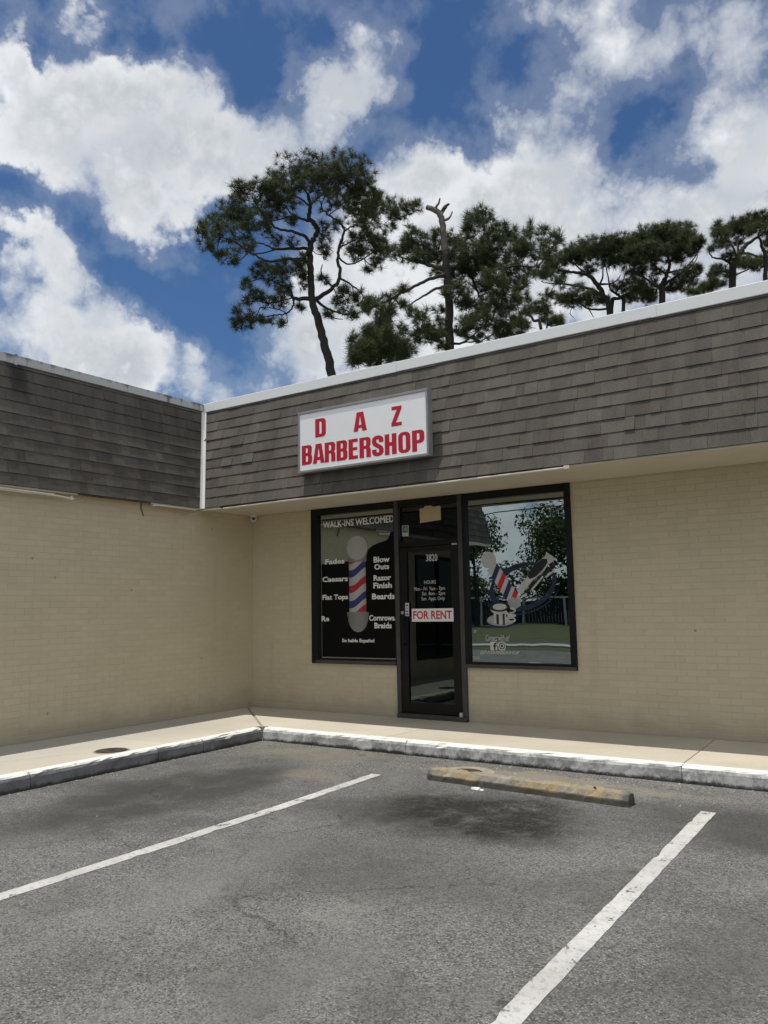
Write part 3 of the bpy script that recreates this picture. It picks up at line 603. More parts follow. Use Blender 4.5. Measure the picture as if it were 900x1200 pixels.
def stop_mat():
    m, n, p, o = new_mat("wheel_stop_concrete")
    v = n.obj()
    x, y, z = n.sep(v)
    nn = n.noise(v, 5, 7, 0.72)
    col = n.mix(n.ramp(nn, 0.42, 0.62), (0.27, 0.25, 0.21), (0.33, 0.255, 0.135))
    col = n.mix(n.ramp(n.noise(n.vmath('ADD', v, (3, 1, 0)), 9, 6, 0.7), 0.5, 0.66, 0, 0.8), col, (0.34, 0.325, 0.29))
    col = n.mix(n.ramp(n.noise(v, 26, 5, 0.8), 0.52, 0.68, 0, 0.75), col, (0.12, 0.09, 0.06))
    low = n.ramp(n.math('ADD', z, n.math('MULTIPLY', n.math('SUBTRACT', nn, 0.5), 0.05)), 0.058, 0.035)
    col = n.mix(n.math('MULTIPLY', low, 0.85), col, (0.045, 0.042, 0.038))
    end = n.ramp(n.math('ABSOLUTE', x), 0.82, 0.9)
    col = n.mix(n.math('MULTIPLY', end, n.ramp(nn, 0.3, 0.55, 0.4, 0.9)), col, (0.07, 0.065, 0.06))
    n.set(p.inputs['Base Color'], col)
    p.inputs['Roughness'].default_value = 0.9
    n.set(p.inputs['Normal'], n.bump(n.noise(v, 40, 6, 0.75), 0.7, 0.008))
    return m


def leaf_mat(name, a, b, c, trans=0.25):
    m, n, p, o = new_mat(name)
    nt = m.node_tree
    g = n.add('ShaderNodeNewGeometry')
    v = n.pos()
    col = n.mix(g.outputs['Random Per Island'], a, b)
    col = n.mix(n.ramp(n.noise(v, 0.8, 4, 0.6), 0.45, 0.7, 0, 0.7), col, c)
    n.set(p.inputs['Base Color'], col)
    p.inputs['Roughness'].default_value = 0.55
    p.inputs['Specular IOR Level'].default_value = 0.3
    tl = n.add('ShaderNodeBsdfTranslucent')
    n.set(tl.inputs['Color'], n.scale_col(col, 1.4))
    mx = n.add('ShaderNodeMixShader'); mx.inputs[0].default_value = trans
    nt.links.new(p.outputs[0], mx.inputs[1]); nt.links.new(tl.outputs[0], mx.inputs[2])
    nt.links.new(mx.outputs[0], o.inputs[0])
    return m


def shade_print(name, col, x0, x1):
    """flat print of a rounded form: its own printed gradient from side to side"""
    m, n, p, o = new_mat(name)
    x = n.sep(n.pos())[0]
    t = n.ramp(x, x0, x1, -1, 1, False)
    f = n.math('SUBTRACT', 1.0, n.math('MULTIPLY', n.math('MULTIPLY', t, t), 0.6))
    n.set(p.inputs['Base Color'], n.scale_col(col, f))
    p.inputs['Roughness'].default_value = 0.5
    return m


M = {}
M['asphalt'] = asphalt_mat()
M['line'] = line_mat()
M['slab'] = slab_mat()
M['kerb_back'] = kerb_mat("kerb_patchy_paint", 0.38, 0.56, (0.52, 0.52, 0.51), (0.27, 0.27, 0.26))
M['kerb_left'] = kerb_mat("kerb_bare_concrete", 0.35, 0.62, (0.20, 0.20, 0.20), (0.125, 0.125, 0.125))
M['brick'] = brick_paint()
M['mortar'] = simple("painted_mortar", (0.555, 0.485, 0.34), 0.75, var=0.1, scale=3, bump=0.2)
M['shingle'] = shingle_mat()
M['shingle_edge'] = simple("shingle_asphalt_edge", (0.018, 0.017, 0.016), 0.95)
M['underlay'] = simple("roof_underlay", (0.03, 0.03, 0.03), 0.9)
M['coping_back'] = coping_mat("white_metal_coping", (0.88, 0.89, 0.89), (0.6, 0.6, 0.59), 0.62, 0.85)
M['coping_left'] = coping_mat("stained_metal_coping", (0.50, 0.51, 0.51), (0.12, 0.12, 0.12), 0.46, 0.66)
M['white_metal'] = simple("white_painted_metal", (0.80, 0.80, 0.78), 0.5, var=0.08, scale=9)
M['soffit'] = simple("soffit_paint", (0.60, 0.545, 0.425), 0.7, var=0.06, scale=2.5, bump=0.15, bscale=90)
M['trim'] = simple("soffit_trim_paint", (0.70, 0.655, 0.55), 0.55, var=0.1, scale=8)
M['rust'] = simple("rotten_fascia_board", (0.13, 0.075, 0.055), 0.9, var=0.4, scale=12, bump=0.3)
M['bronze'] = simple("dark_bronze_aluminium", (0.008, 0.0078, 0.0075), 0.45, var=0.2, scale=5, spec=0.22)
M['bronze_light'] = simple("worn_bronze_aluminium", (0.055, 0.052, 0.047), 0.5, var=0.25, scale=6)
M['glass'] = glass_mat("tinted_mirror_glass", (0.10, 0.11, 0.11), 0.37)
M['glass_door'] = glass_mat("tinted_door_glass", (0.04, 0.045, 0.045), 0.06)
M['film'] = simple("black_window_film", (0.004, 0.0045, 0.0045), 0.45, var=0.1, spec=0.10)
M['vinyl'] = simple("white_vinyl", (0.56, 0.55, 0.51), 0.5, var=0.06, scale=12)
M['letter_vinyl'] = simple("white_letter_vinyl", (0.86, 0.85, 0.82), 0.5, var=0.06, scale=12)
M['dim_vinyl'] = simple("weathered_print_white", (0.46, 0.45, 0.42), 0.5, var=0.15, scale=14)
M['red_vinyl'] = simple("red_vinyl", (0.52, 0.012, 0.035), 0.45, var=0.08, scale=4)
M['blue_vinyl'] = simple("navy_vinyl", (0.010, 0.018, 0.075), 0.4, var=0.3, scale=9)
M['ring_blue'] = simple("blue_vinyl", (0.007, 0.017, 0.046), 0.4, var=0.5, scale=8)
M['black_vinyl'] = simple("black_vinyl", (0.008, 0.008, 0.009), 0.4)
M['grey_vinyl'] = simple("grey_vinyl", (0.30, 0.30, 0.29), 0.45, var=0.2, scale=14)
M['green_vinyl'] = simple("green_vinyl", (0.02, 0.22, 0.13), 0.4)
M['sign_white'] = simple("white_sign_acrylic", (0.96, 0.965, 0.975), 0.35, var=0.025, scale=3)
M['sign_frame'] = simple("aluminium_sign_frame", (0.30, 0.30, 0.30), 0.5, metal=0.2, var=0.15, scale=5)
M['board'] = simple("for_rent_board", (0.78, 0.75, 0.72), 0.5, var=0.04)
M['card'] = simple("brown_cardboard", (0.50, 0.40, 0.25), 0.8, var=0.08, scale=10)
M['interior'] = simple("dark_interior", (0.06, 0.055, 0.05), 0.8)
M['steel'] = simple("brushed_steel", (0.55, 0.55, 0.54), 0.35, metal=0.8)
M['iron'] = simple("rusty_cast_iron", (0.055, 0.042, 0.036), 0.8, var=0.4, scale=25, bump=0.5, bscale=120)
M['collar'] = simple("rough_patch_concrete", (0.33, 0.29, 0.23), 0.9, var=0.3, scale=9, bump=0.6)
M['plastic'] = simple("white_camera_plastic", (0.72, 0.71, 0.68), 0.4, var=0.03)
M['lens'] = simple("camera_lens", (0.01, 0.01, 0.012), 0.08, spec=0.6)
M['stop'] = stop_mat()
M['paper'] = simple("white_paper", (0.8, 0.8, 0.78), 0.7)
M['roof'] = simple("flat_roof_gravel", (0.34, 0.33, 0.31), 0.95, var=0.2, scale=20)
M['needle'] = leaf_mat("pine_needles", (0.038, 0.056, 0.022), (0.090, 0.105, 0.042), (0.054, 0.072, 0.032))
M['bark'] = simple("pine_bark", (0.040, 0.036, 0.033), 0.95, var=0.4, scale=7, bump=0.8, bscale=14)
M['deadwood'] = simple("bleached_dead_wood", (0.16, 0.14, 0.125), 0.9, var=0.3, scale=6, bump=0.6, bscale=18)
M['leaf'] = leaf_mat("broad_leaves", (0.035, 0.06, 0.018), (0.075, 0.105, 0.03), (0.05, 0.08, 0.025), 0.3)
M['grass'] = simple("mown_grass", (0.07, 0.078, 0.030), 0.95, var=0.35, scale=1.4, bump=0.4, bscale=40)
M['earth'] = simple("earth", (0.11, 0.10, 0.06), 0.95, var=0.3, scale=0.2)
M['road'] = simple("road_asphalt", (0.07, 0.07, 0.068), 0.9, var=0.2, scale=2, bump=0.4, bscale=80)
M['concrete'] = simple("pale_concrete", (0.42, 0.40, 0.35), 0.9, var=0.15, scale=4)
M['fence'] = simple("dark_fence_boards", (0.028, 0.030, 0.036), 0.8, var=0.3, scale=4)
M['fence_white'] = simple("white_fence_rail", (0.62, 0.62, 0.60), 0.6)
M['cable'] = simple("black_cable", (0.02, 0.02, 0.02), 0.6)
M['feather'] = simple("dark_feathers", (0.05, 0.042, 0.045), 0.8, var=0.4, scale=30)
M['feather_red'] = simple("rusty_breast_feathers", (0.07, 0.045, 0.042), 0.8, var=0.3, scale=30)

rng = random.Random(7)


def in_frame(p):
    d = Vector(p) - CAM
    z = d.dot(F_)
    if z < 0.1: return 0.0
    x = 0.5 + 945.99 * d.dot(R_) / z / 900; y = 0.5 - 945.99 * d.dot(U_) / z / 1200
    return 1.0 / (z * z) if -0.03 < x < 1.03 and -0.02 < y < 1.02 else 0.0


# ================================================================== GROUND
ZS = 0.14
MB().box(-700, 700, -700, 700, -0.6, -0.008).build('ground', M['earth'], kind='structure')
lot = MB().box(-30, 60, -16.5, 13, -0.3, 0.0).build('parking_lot', M['asphalt'], kind='structure')


def paint_line(pts, w, seed):
    r = random.Random(seed)
    pts = [Vector(p) for p in pts]
    L_, R2 = [], []
    e = f = g = 0.0
    for a, b in zip(pts, pts[1:]):
        t = (b - a).normalized(); s = Vector((-t.y, t.x))
        k = max(6, int((b - a).length / .06))
        for i in range(k + (1 if b is pts[-1] else 0)):
            p = a.lerp(b, i / k)
            e = 0.8 * e + r.uniform(-0.0012, 0.0012); f = .4 * f + r.uniform(-.0025, .0025); g = .4 * g + r.uniform(-.0025, .0025)
            L_.append(p + s * (w / 2 + e + f - (r.uniform(.004, .016) if r.random() < .08 else 0)))
            R2.append(p - s * (w / 2 - e + g - (r.uniform(.004, .016) if r.random() < .08 else 0)))
    mb = MB()
    for i in range(len(L_) - 1):
        A, B_, C_, D2 = L_[i], R2[i], R2[i + 1], L_[i + 1]
        mb.quadbox([(*A, .0005), (*B_, .0005), (*C_, .0005), (*D2, .0005), (*A, .004), (*B_, .004), (*C_, .004), (*D2, .004)], skip=(0,))
    return mb.build('parking_line', M['line'], kind='structure')


paint_line([(3.835, -2.45), (3.885, -3.8), (3.90, -4.9), (3.89, -6.1), (3.89, -8.0)], 0.105, 1)
paint_line([(6.685, -2.38), (6.75, -5.9), (6.78, -8.0)], 0.103, 2)
paint_line([(9.60, -2.36), (9.61, -8.0)], 0.12, 3)

# ------------------------------------------------------------------ sidewalk and kerbs
walk = MB().prism([(0, 0), (10.6, 0), (10.6, -1.37), (1.43, -1.37), (1.43, -9.5), (0, -9.5)], 0.0, ZS - 0.012).build('sidewalk', M['collar'], kind='structure')


def shrink(poly, g):
    c = Vector((sum(p[0] for p in poly) / len(poly), sum(p[1] for p in poly) / len(poly)))
    res = []
    k = len(poly)
    for i in range(k):
        p0, p1, p2 = Vector(poly[i - 1]), Vector(poly[i]), Vector(poly[(i + 1) % k])
        d1, d2 = (p1 - p0).normalized(), (p2 - p1).normalized()
        n1, n2 = Vector((-d1.y, d1.x)), Vector((-d2.y, d2.x))
        b = (n1 + n2)
        b = b / max(b.length_squared, 0.2) * 2
        res.append(tuple(p1 + b * g / 1.0 * 0.5 * 1.0))
    return res


SLABS = [
    [(0.02, -0.10), (1.44, -1.36), (3.2, -1.37), (3.35, 0), (0.02, 0)],
    [(3.35, 0), (3.2, -1.37), (6.27, -1.37), (6.23, 0)],
    [(6.23, 0), (6.27, -1.37), (9.3, -1.37), (9.3, 0)],
    [(9.3, 0), (9.3, -1.37), (10.6, -1.37), (10.6, 0)],
    [(0, -0.12), (0, -2.85), (1.43, -2.72), (1.43, -1.38)],
    [(0, -2.85), (0, -5.1), (0.55, -4.95), (1.43, -2.72)],
    [(0.55, -4.95), (0.62, -6.2), (1.43, -6.2), (1.43, -2.72)],
    [(0, -5.1), (0, -6.2), (0.62, -6.2), (0.55, -4.95)],
    [(0, -6.2), (0, -9.5), (1.43, -9.5), (1.43, -6.2)],
]
for i, p in enumerate(SLABS):
    a = sum(p[k][0] * p[(k + 1) % len(p)][1] - p[(k + 1) % len(p)][0] * p[k][1] for k in range(len(p)))
    if a < 0: p = p[::-1]
    g = 0.010 if i < 4 else 0.005
    MB().prism(shrink(p, g), 0.02, ZS + rng.uniform(-.0015, .0015)).build('slab', M['slab'], walk, bevel=0.004)


def kerb_piece(p0, p1, w, mat, seed):
    """kerb length with a slightly chipped nosing; p0->p1 along the road face, body to the left"""
    r = random.Random(seed)
    a, b = Vector(p0), Vector(p1)
    t = (b - a).normalized(); s = Vector((-t.y, t.x))
    k = max(2, int((b - a).length / 0.07))
    prof = [(0.004, -0.02), (0.002, 0.03), (0.006, 0.10), (0.014, ZS - 0.016), (0.028, ZS - 0.002), (0.045, ZS + 0.003), (w, ZS + 0.002), (w, 0.0)]
    mb = MB()
    rows = []
    for i in range(k + 1):
        c = a.lerp(b, i / k)
        chip = r.uniform(0, .004) + (r.uniform(.004, .010) if r.random() < .05 else 0)
        row = []
        for j, (o, z) in enumerate(prof):
            oo = o + (chip if j in (3, 4) else 0) + (r.uniform(-.004, .004) if j < 4 else 0)
            zz = z - (chip * .5 if j in (4,) else 0)
            q = c + s * oo
            row.append((q.x, q.y, zz))
        rows.append(row)
    nb = len(prof)
    for row in rows: mb.v += row
    for i in range(k):
        for j in range(nb - 1):
            mb.f.append((i * nb + j, (i + 1) * nb + j, (i + 1) * nb + j + 1, i * nb + j + 1)); mb.mi.append(0)
    mb.f.append(tuple(reversed(range(nb)))); mb.mi.append(0)
    mb.f.append(tuple(k * nb + j for j in range(nb))); mb.mi.append(0)
    o = mb.build('kerb', mat, walk)
    return o


YF, XF = -1.505, 1.575
bx = [XF + 0.002, 3.545, 6.285, 9.35, 10.6]
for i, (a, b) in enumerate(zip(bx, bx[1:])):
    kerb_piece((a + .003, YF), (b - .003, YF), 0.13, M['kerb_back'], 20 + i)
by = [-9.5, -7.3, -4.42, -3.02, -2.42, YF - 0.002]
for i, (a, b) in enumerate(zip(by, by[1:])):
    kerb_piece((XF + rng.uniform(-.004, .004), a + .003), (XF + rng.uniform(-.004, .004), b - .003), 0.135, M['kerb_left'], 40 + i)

# ================================================================== BUILDING
B = empty('shop_building', (4.0, 4.0, 0.0), 'low beige painted brick shop building with grey shingled mansard roof around the parking corner', 'building')
SOF = 2.867
OX0, OX1, OZ0, OZ1 = 1.11, 4.85, 0.775, 2.862       # storefront opening
DX0, DX1 = 2.49, 3.475                              # door bay
back = MB()
d0, d1 = 0.005, 0.20
back.box(-0.0045, OX0, d0, d1, 0, SOF).box(OX1, 10.0, d0, d1, 0, SOF)
back.box(OX0, DX0, d0, d1, 0, OZ0).box(DX1, OX1, d0, d1, 0, OZ0)
back = back.build('brick_wall', M['mortar'], B)
left = MB()
LY0, LY1 = -6.1, -4.45                               # dark shopfront of the left wing, outside the frame
left.box(-0.2, -0.005, LY1, 0.2, 0, SOF).box(-0.2, -0.005, -6.4, LY0, 0, SOF).box(-0.2, -0.005, LY0, LY1, 0, 0.5).box(-0.2, -0.005, LY0, LY1, 2.5, SOF)
left = left.build('brick_wall', M['mortar'], B)
MB().box(-12, -0.2, -6.4, -6.2, 0, SOF).box(-12, -11.8, -6.2, 12, 0, SOF).box(-11.8, 10, 11.8, 12, 0, SOF).box(9.8, 10.0, 0.2, 11.8, 0, SOF).build('outer_wall', M['mortar'], B)
MB().box(0.2, 9.8, 0.2, 11.8, 0.0, 0.15).box(0.2, 9.8, 5.5, 5.6, 0.15, 2.8).box(0.2, 9.8, 0.2, 11.8, 2.80, 2.86).box(5.6, 5.7, 0.21, 5.5, 0.15, 2.8).build('shop_interior', M['interior'], B)

# ---- bricks
BL, BH, PX, PZ = 0.2018, 0.0625, 0.2035, 0.0678


def brick_mb(mb, l, T, jit=0.0):
    """T maps (along, out, up) to world"""
    c = 0.0022
    e = jit
    P = [(0, 0, 0), (l, 0, 0), (l, -.009, 0), (0, -.009, 0)]
    q = [T(0.001, 0.0, 0), T(l - .001, 0.0, 0), T(l - c, .0026 + e, c), T(c, .0026 + e, c), T(0.001, 0.0, BH), T(l - .001, 0.0, BH), T(l - c, .0026 + e, BH - c), T(c, .0026 + e, BH - c)]
    b = len(mb.v)
    mb.v += [tuple(x) for x in q]
    for f in ((3, 2, 6, 7), (0, 1, 2, 3), (7, 6, 5, 4), (0, 3, 7, 4), (2, 1, 5, 6)):
        mb.f.append(tuple(b + k for k in f)); mb.mi.append(0)


mbk = MB(); brick_mb(mbk, BL, lambda a, o, u: (a, -o, u))
full_brick = mbk.mesh('brick', M['brick'])
cands = []
cuts = {'back': MB(), 'left': MB()}
nrow = int((SOF - ZS) / PZ) + 1
for r in range(nrow):
    z = ZS + 0.004 + r * PZ
    if z + BH > SOF: break
    off = -(r % 2) * PX / 2 + rng.uniform(-.004, .004)
    for side, a0, a1 in (('back', 0.0, 10.0), ('left', -6.4, 0.0)):
        holes = []
        if side == 'back':
            if z + BH > OZ0: holes = [(OX0, OX1)]
            else: holes = [(DX0, DX1)]
        elif 0.5 < z + BH / 2 < 2.5: holes = [(LY0, LY1)]
        a = a0 + off
        while a < a1:
            s, e = max(a, a0 + .004), min(a + BL, a1 - .004)
            segs = [(s, e)]
            for h0, h1 in holes:
                nxt = []
                for (p, q) in segs:
                    if q <= h0 or p >= h1: nxt.append((p, q)); continue
                    if p < h0 - .02: nxt.append((p, h0 - .003))
                    if q > h1 + .02: nxt.append((h1 + .003, q))
                segs = nxt
            for (p, q) in segs:
                if q - p < .02: continue
                jit = rng.uniform(-.0005, .0005)
                zz = z + rng.uniform(-.0012, .0012)
                ctr = ((p + q) / 2, 0, zz) if side == 'back' else (0, (p + q) / 2, zz)
                whole = abs(q - p - BL) < 1e-4
                cands.append((in_frame(ctr) if whole else 0.0, side, p, q, zz, jit))
            a += PX
cands.sort(key=lambda c: -c[0])
for i, (sc_, side, p, q, zz, jit) in enumerate(cands):
    if i < 300 and sc_ > 0:
        o = bpy.data.objects.new('brick', full_brick)
        C.objects.link(o)
        o.parent = back if side == 'back' else left
        o.matrix_parent_inverse = wm(o.parent).inverted()
        o.location = (p, d0 - jit, zz) if side == 'back' else (-d0 + jit, p, zz)
        o.rotation_euler = (0, 0, 0 if side == 'back' else math.pi / 2)
    elif side == 'back':
        brick_mb(cuts['back'], q - p, lambda a, o, u: (p + a, d0 - o, zz + u), jit)
    else:
        brick_mb(cuts['left'], q - p, lambda a, o, u: (-d0 + o, p + a, zz + u), jit)
for side, par in (('back', back), ('left', left)):
    cuts[side].build('brick_courses', M['brick'], par, kind='stuff')

# ---- roof, mansard and shingles
ZB, HT, SL = 2.87, 1.43, 0.297
YM, XM = -1.08, 0.10
YEND, XEND = -7.55, 10.12
MB().box(-11.9, XEND - .3, YM + SL + .03, 12.0, 4.10, 4.22).box(-11.9, XM - SL - .03, YEND + SL + .03, YM + SL + .03, 4.10, 4.22).build('flat_roof', M['roof'], B)
body = MB()
e = 0.012
body.face([(XM, YM + e, ZB), (XEND, YM + e, ZB), (XEND - SL, YM + SL + e, ZB + HT), (XM - SL, YM + SL + e, ZB + HT)])
body.face([(XM - e, YEND, ZB), (XM - e, YM, ZB), (XM - SL - e, YM + SL, ZB + HT), (XM - SL - e, YEND + SL, ZB + HT)])
body.face([(-12, YEND + e, ZB), (XM, YEND + e, ZB), (XM - SL, YEND + SL + e, ZB + HT), (-12, YEND + SL + e, ZB + HT)])
body.face([(XEND - e, YM, ZB), (XEND - e, 12, ZB), (XEND - SL - e, 12, ZB + HT), (XEND - SL - e, YM + SL, ZB + HT)])
body.face([(-12, 12, ZB), (-12, 12, ZB + HT), (XEND - SL, 12, ZB + HT), (XEND, 12, ZB)])
mans = body.build('mansard_slope', M['underlay'], B)
up_len = math.hypot(HT, SL)
EXPO = 0.1415
WIDTHS = [0.10, 0.145, 0.19, 0.235, 0.29, 0.36]
shm = {}


def shingle_box(w, th, ln):
    c = 0.0008
    return [(0, 0, 0), (w, 0, 0), (w, ln, 0), (0, ln, 0), (c, 0, th), (w - c, 0, th), (w, ln, .004), (0, ln, .004)]


for wi, w in enumerate(WIDTHS):
    for ti, th in enumerate((0.0125, 0.0165)):
        mb = MB(); mb.quadbox(shingle_box(w - .0006, th, EXPO + .03), skip=(0, 4))
        mb.mi = [0, 1, 0, 0]; shm[wi, ti] = mb.mesh('shingle', [M['shingle'], M['shingle_edge']])
sides = {
    'back': (Vector((1, 0, 0)), Vector((0, SL, HT)).normalized(), lambda a, t: Vector((a, YM + SL * t, ZB + HT * t)), lambda t: (XM - SL * t, XEND - SL * t)),
    'left': (Vector((0, 1, 0)), Vector((-SL, 0, HT)).normalized(), lambda a, t: Vector((XM - SL * t, a, ZB + HT * t)), lambda t: (YEND + SL * t, YM + SL * t)),
    'front': (Vector((1, 0, 0)), Vector((0, SL, HT)).normalized(), lambda a, t: Vector((a, YEND + SL * t, ZB + HT * t)), lambda t: (-12, XM - SL * t)),
    'end': (Vector((0, 1, 0)), Vector((-SL, 0, HT)).normalized(), lambda a, t: Vector((XEND - SL * t, a, ZB + HT * t)), lambda t: (YM + SL * t, 12)),
}
sc_c, loose = [], {k: MB() for k in sides}
for side, (ax, upv, P, ext) in sides.items():
    nv = ax.cross(upv)
    if side == 'end': nv = ax.cross(upv)
    row = 0
    while row * EXPO < up_len - 0.02:
        t = row * EXPO / up_len
        a0, a1 = ext(t)
        a = a0 - rng.uniform(0, .25)
        ti = rng.randint(0, 1)
        ln = min(EXPO + .03, up_len - row * EXPO)
        sag = rng.uniform(-.003, .003)
        while a < a1:
            wi = rng.choices(range(6), (2, 3, 4, 4, 3, 2))[0]
            w = WIDTHS[wi]
            s, e_ = max(a, a0), min(a + w, a1)
            drop = rng.uniform(-.0010, .0010) + sag
            lift = rng.uniform(0.0, 0.003) + (.006 if rng.random() < .06 else 0)
            if e_ - s > .02:
                o = P(s, t) + upv * drop + nv * (.001 + lift * .3)
                full = abs(e_ - s - w) < 1e-6 and ln > EXPO + .029
                sc_c.append((in_frame(P((s + e_) / 2, t + .05)) * w if full else 0.0, side, wi, ti, o, e_ - s, ln, lift))
            a += w
            ti = 1 - ti if rng.random() < .8 else ti
        row += 1
sc_c.sort(key=lambda c: -c[0])
for i, (s_, side, wi, ti, o, w, ln, lift) in enumerate(sc_c):
    ax, upv, P, ext = sides[side]
    nv = ax.cross(upv)
    if i < 300 and s_ > 0:
        ob = bpy.data.objects.new('shingle', shm[wi, ti])
        C.objects.link(ob)
        ob.parent = mans
        ob.matrix_parent_inverse = wm(mans).inverted()
        m4 = Matrix((ax, upv, nv)).transposed().to_4x4(); m4.translation = o
        ob.matrix_basis = m4
    else:
        th = ((0.0125, 0.0165)[ti]) + lift * .5
        loose[side].quadbox([o + ax * x + upv * y + nv * z for x, y, z in shingle_box(max(w - .0006, .01), th, ln)], skip=(0, 4)); loose[side].mi[-4:] = [0, 1, 0, 0]
allsh = MB()
for k, mb in loose.items():
    b = len(allsh.v); allsh.v += mb.v; allsh.f += [tuple(b + i for i in f) for f in mb.f]; allsh.mi += mb.mi
allsh.build('shingle_rows', [M['shingle'], M['shingle_edge']], mans, kind='stuff')

# soffit, fascia, trims
MB().box(-0.005, XEND - .03, YM + .02, 0.0, SOF, SOF + .012).build('soffit', M['soffit'], B)
MB().box(0.0, XM - .01, YEND + .05, YM + .018, SOF, SOF + .012).build('soffit', M['soffit'], B)
MB().box(-12, XM - .012, YEND + .05, -6.4, SOF + .0002, SOF + .0125).build('soffit', M['soffit'], B)
for (a, b, m) in ((0.42, 5.25, 'rust'), (XM, 0.419, 'soffit'), (5.251, XEND - .02, 'soffit')):
    MB().box(a, b, YM + .004, YM + .019, 2.852, 2.905).build('fascia_board', M[m], B)
for (a, b, m) in ((-3.0, -1.95, 'rust'), (-1.949, YM + .003, 'soffit'), (YEND + .03, -3.001, 'soffit')):
    MB().box(XM - .009, XM - .001, a, b, 2.851, 2.89).build('fascia_board', M[m], B)


def trim(pts, name='soffit_trim'):
    mb = MB(); mb.tube(pts, 0.011, 6)
    return mb


t1 = trim([(0.50, YM - .004, 2.838), (1.5, YM - .006, 2.846), (3.2, YM - .004, 2.842), (5.22, YM - .006, 2.848)])
t1.box(5.215, 5.275, YM - .022, YM + .004, 2.835, 2.868)
t1.build('soffit_trim', M['trim'], B)
t2 = trim([(XM + .008, -7.4, 2.838), (XM + .008, -5, 2.842), (XM + .010, -3.9, 2.83), (XM + .012, -3.5, 2.826), (XM + .008, -3.12, 2.806)])
t2.box(XM - .004, XM + .022, -3.16, -3.06, 2.795, 2.812).box(XM + .0, XM + .026, -3.10, -3.085, 2.785, 2.83).box(XM - .002, XM + .006, -7.4, -3.3, 2.806, 2.836)
t2.build('soffit_trim', M['trim'], B)
t3 = trim([(XM + .004, -1.92, 2.833), (XM + .005, -1.83, 2.846), (XM + .005, -1.2, 2.842)])
t3.box(XM - .03, 0.46, YM - .01, YM + .003, 2.836, 2.850)
t3.build('soffit_trim', M['trim'], B)
MB().tube([(0.008, -2.02, 2.86), (0.012, -2.03, 2.80), (0.008, -2.0, 2.74), (0.006, -1.985, 2.70)], .006, 5).build('cable', M['bronze_light'], B)
MB().tube([(0.008, -1.38, 2.73), (0.02, -1.22, 2.78), (0.05, -1.06, 2.845)], .006, 5).build('cable', M['trim'], B)

# coping and valley flashing
for a, b in ((-.44, 0.02), (0.023, 3.05), (3.053, 6.10), (6.103, 9.15), (9.153, XEND - SL + .03)):
    MB().box(a, b, YM + SL - .030, YM + SL + .22, 4.285 + rng.uniform(-.004, .002), 4.408 + rng.uniform(-.003, .003)).build('coping', M['coping_back'], B, bevel=0.006)
for x in (3.05, 6.10):
    MB().box(x - .025, x + .025, YM + SL - .034, YM + SL + .224, 4.283, 4.4125).build('coping_strap', M['coping_back'], B)
for a, b in ((YEND + SL - .03, -6.703), (-6.70, -3.653), (-3.65, YM + SL - .034)):
    MB().box(XM - SL - .22, XM - SL + .028, a, b, 4.295 + rng.uniform(-.003, .003), 4.398 + rng.uniform(-.003, .003)).build('coping', M['coping_left'], B, bevel=0.006)
MB().box(XM - SL - .222, XM - SL + .032, -3.665, -3.635, 4.285, 4.405).build('coping_strap', M['coping_left'], B)
val = MB()
pb, pt = Vector((XM + .012, YM - .012, ZB - .005)), Vector((XM - SL + .012, YM + SL - .012, ZB + HT - .01))
for (dx, dy) in ((0.042, 0.004), (-0.004, -0.042)):
    a, b = pb + Vector((.006, -.006, 0)), pt + Vector((.006, -.006, 0))
    o_ = Vector((dx, dy, 0)); th = Vector((.008, -.008, 0))
    val.quadbox([a, a + o_, a + o_ + th, a + th, b, b + o_, b + o_ + th, b + th])
val.build('valley_flashing', M['white_metal'], B)


# ================================================================== LETTERING
_txt = []


def text_mesh(s, bold=0.0, shear=0.0, ext=0.0):
    cu = bpy.data.curves.new('lettering', 'FONT')
    cu.body = s
    cu.offset = bold
    cu.shear = shear
    cu.resolution_u = 3
    cu.extrude = 0.0
    cu.align_x = 'CENTER'
    o = bpy.data.objects.new('lettering', cu)
    C.objects.link(o)
    dg = bpy.context.evaluated_depsgraph_get()
    me = bpy.data.meshes.new_from_object(o.evaluated_get(dg))
    C.objects.unlink(o)
    bpy.data.objects.remove(o)
    bpy.data.curves.remove(cu)
    return me


def lettering(s, x0, x1, z0, z1, y, mat, parent, bold=0.012, shear=0.0, rot=0.0, name='lettering', th=.0012):
    """flat letters fitted into a box on an upright face at depth y"""
    me = text_mesh(s, bold, shear)
    nv = len(me.vertices)
    co = np.empty(nv * 3); me.vertices.foreach_get('co', co); co = co.reshape(-1, 3)
    lo, hi = co.min(0), co.max(0)
    u = (co[:, 0] - lo[0]) / (hi[0] - lo[0]); w = (co[:, 1] - lo[1]) / (hi[1] - lo[1])
    X = x0 + u * (x1 - x0); Z = z0 + w * (z1 - z0)
    cx, cz = (x0 + x1) / 2, (z0 + z1) / 2
    ca, sa = math.cos(rot), math.sin(rot)
    X2 = cx + (X - cx) * ca - (Z - cz) * sa; Z2 = cz + (X - cx) * sa + (Z - cz) * ca
    co = np.stack([X2, np.full(nv, y), Z2], 1)
    me.vertices.foreach_set('co', co.ravel().astype(np.float32))
    me.materials.clear(); me.materials.append(mat)
    me.update()
    o = link(name, me, parent)
    so = o.modifiers.new('thickness', 'SOLIDIFY'); so.thickness = th; so.offset = 0.0
    return o


def arc(cx, cz, rx, rz, a0, a1, k=16):
    return [(cx + rx * math.cos(math.radians(a0 + (a1 - a0) * i / k)), cz + rz * math.sin(math.radians(a0 + (a1 - a0) * i / k))) for i in range(k + 1)]


def ell(cx, cz, rx, rz, k=28):
    return arc(cx, cz, rx, rz, 0, 360, k)[:-1]


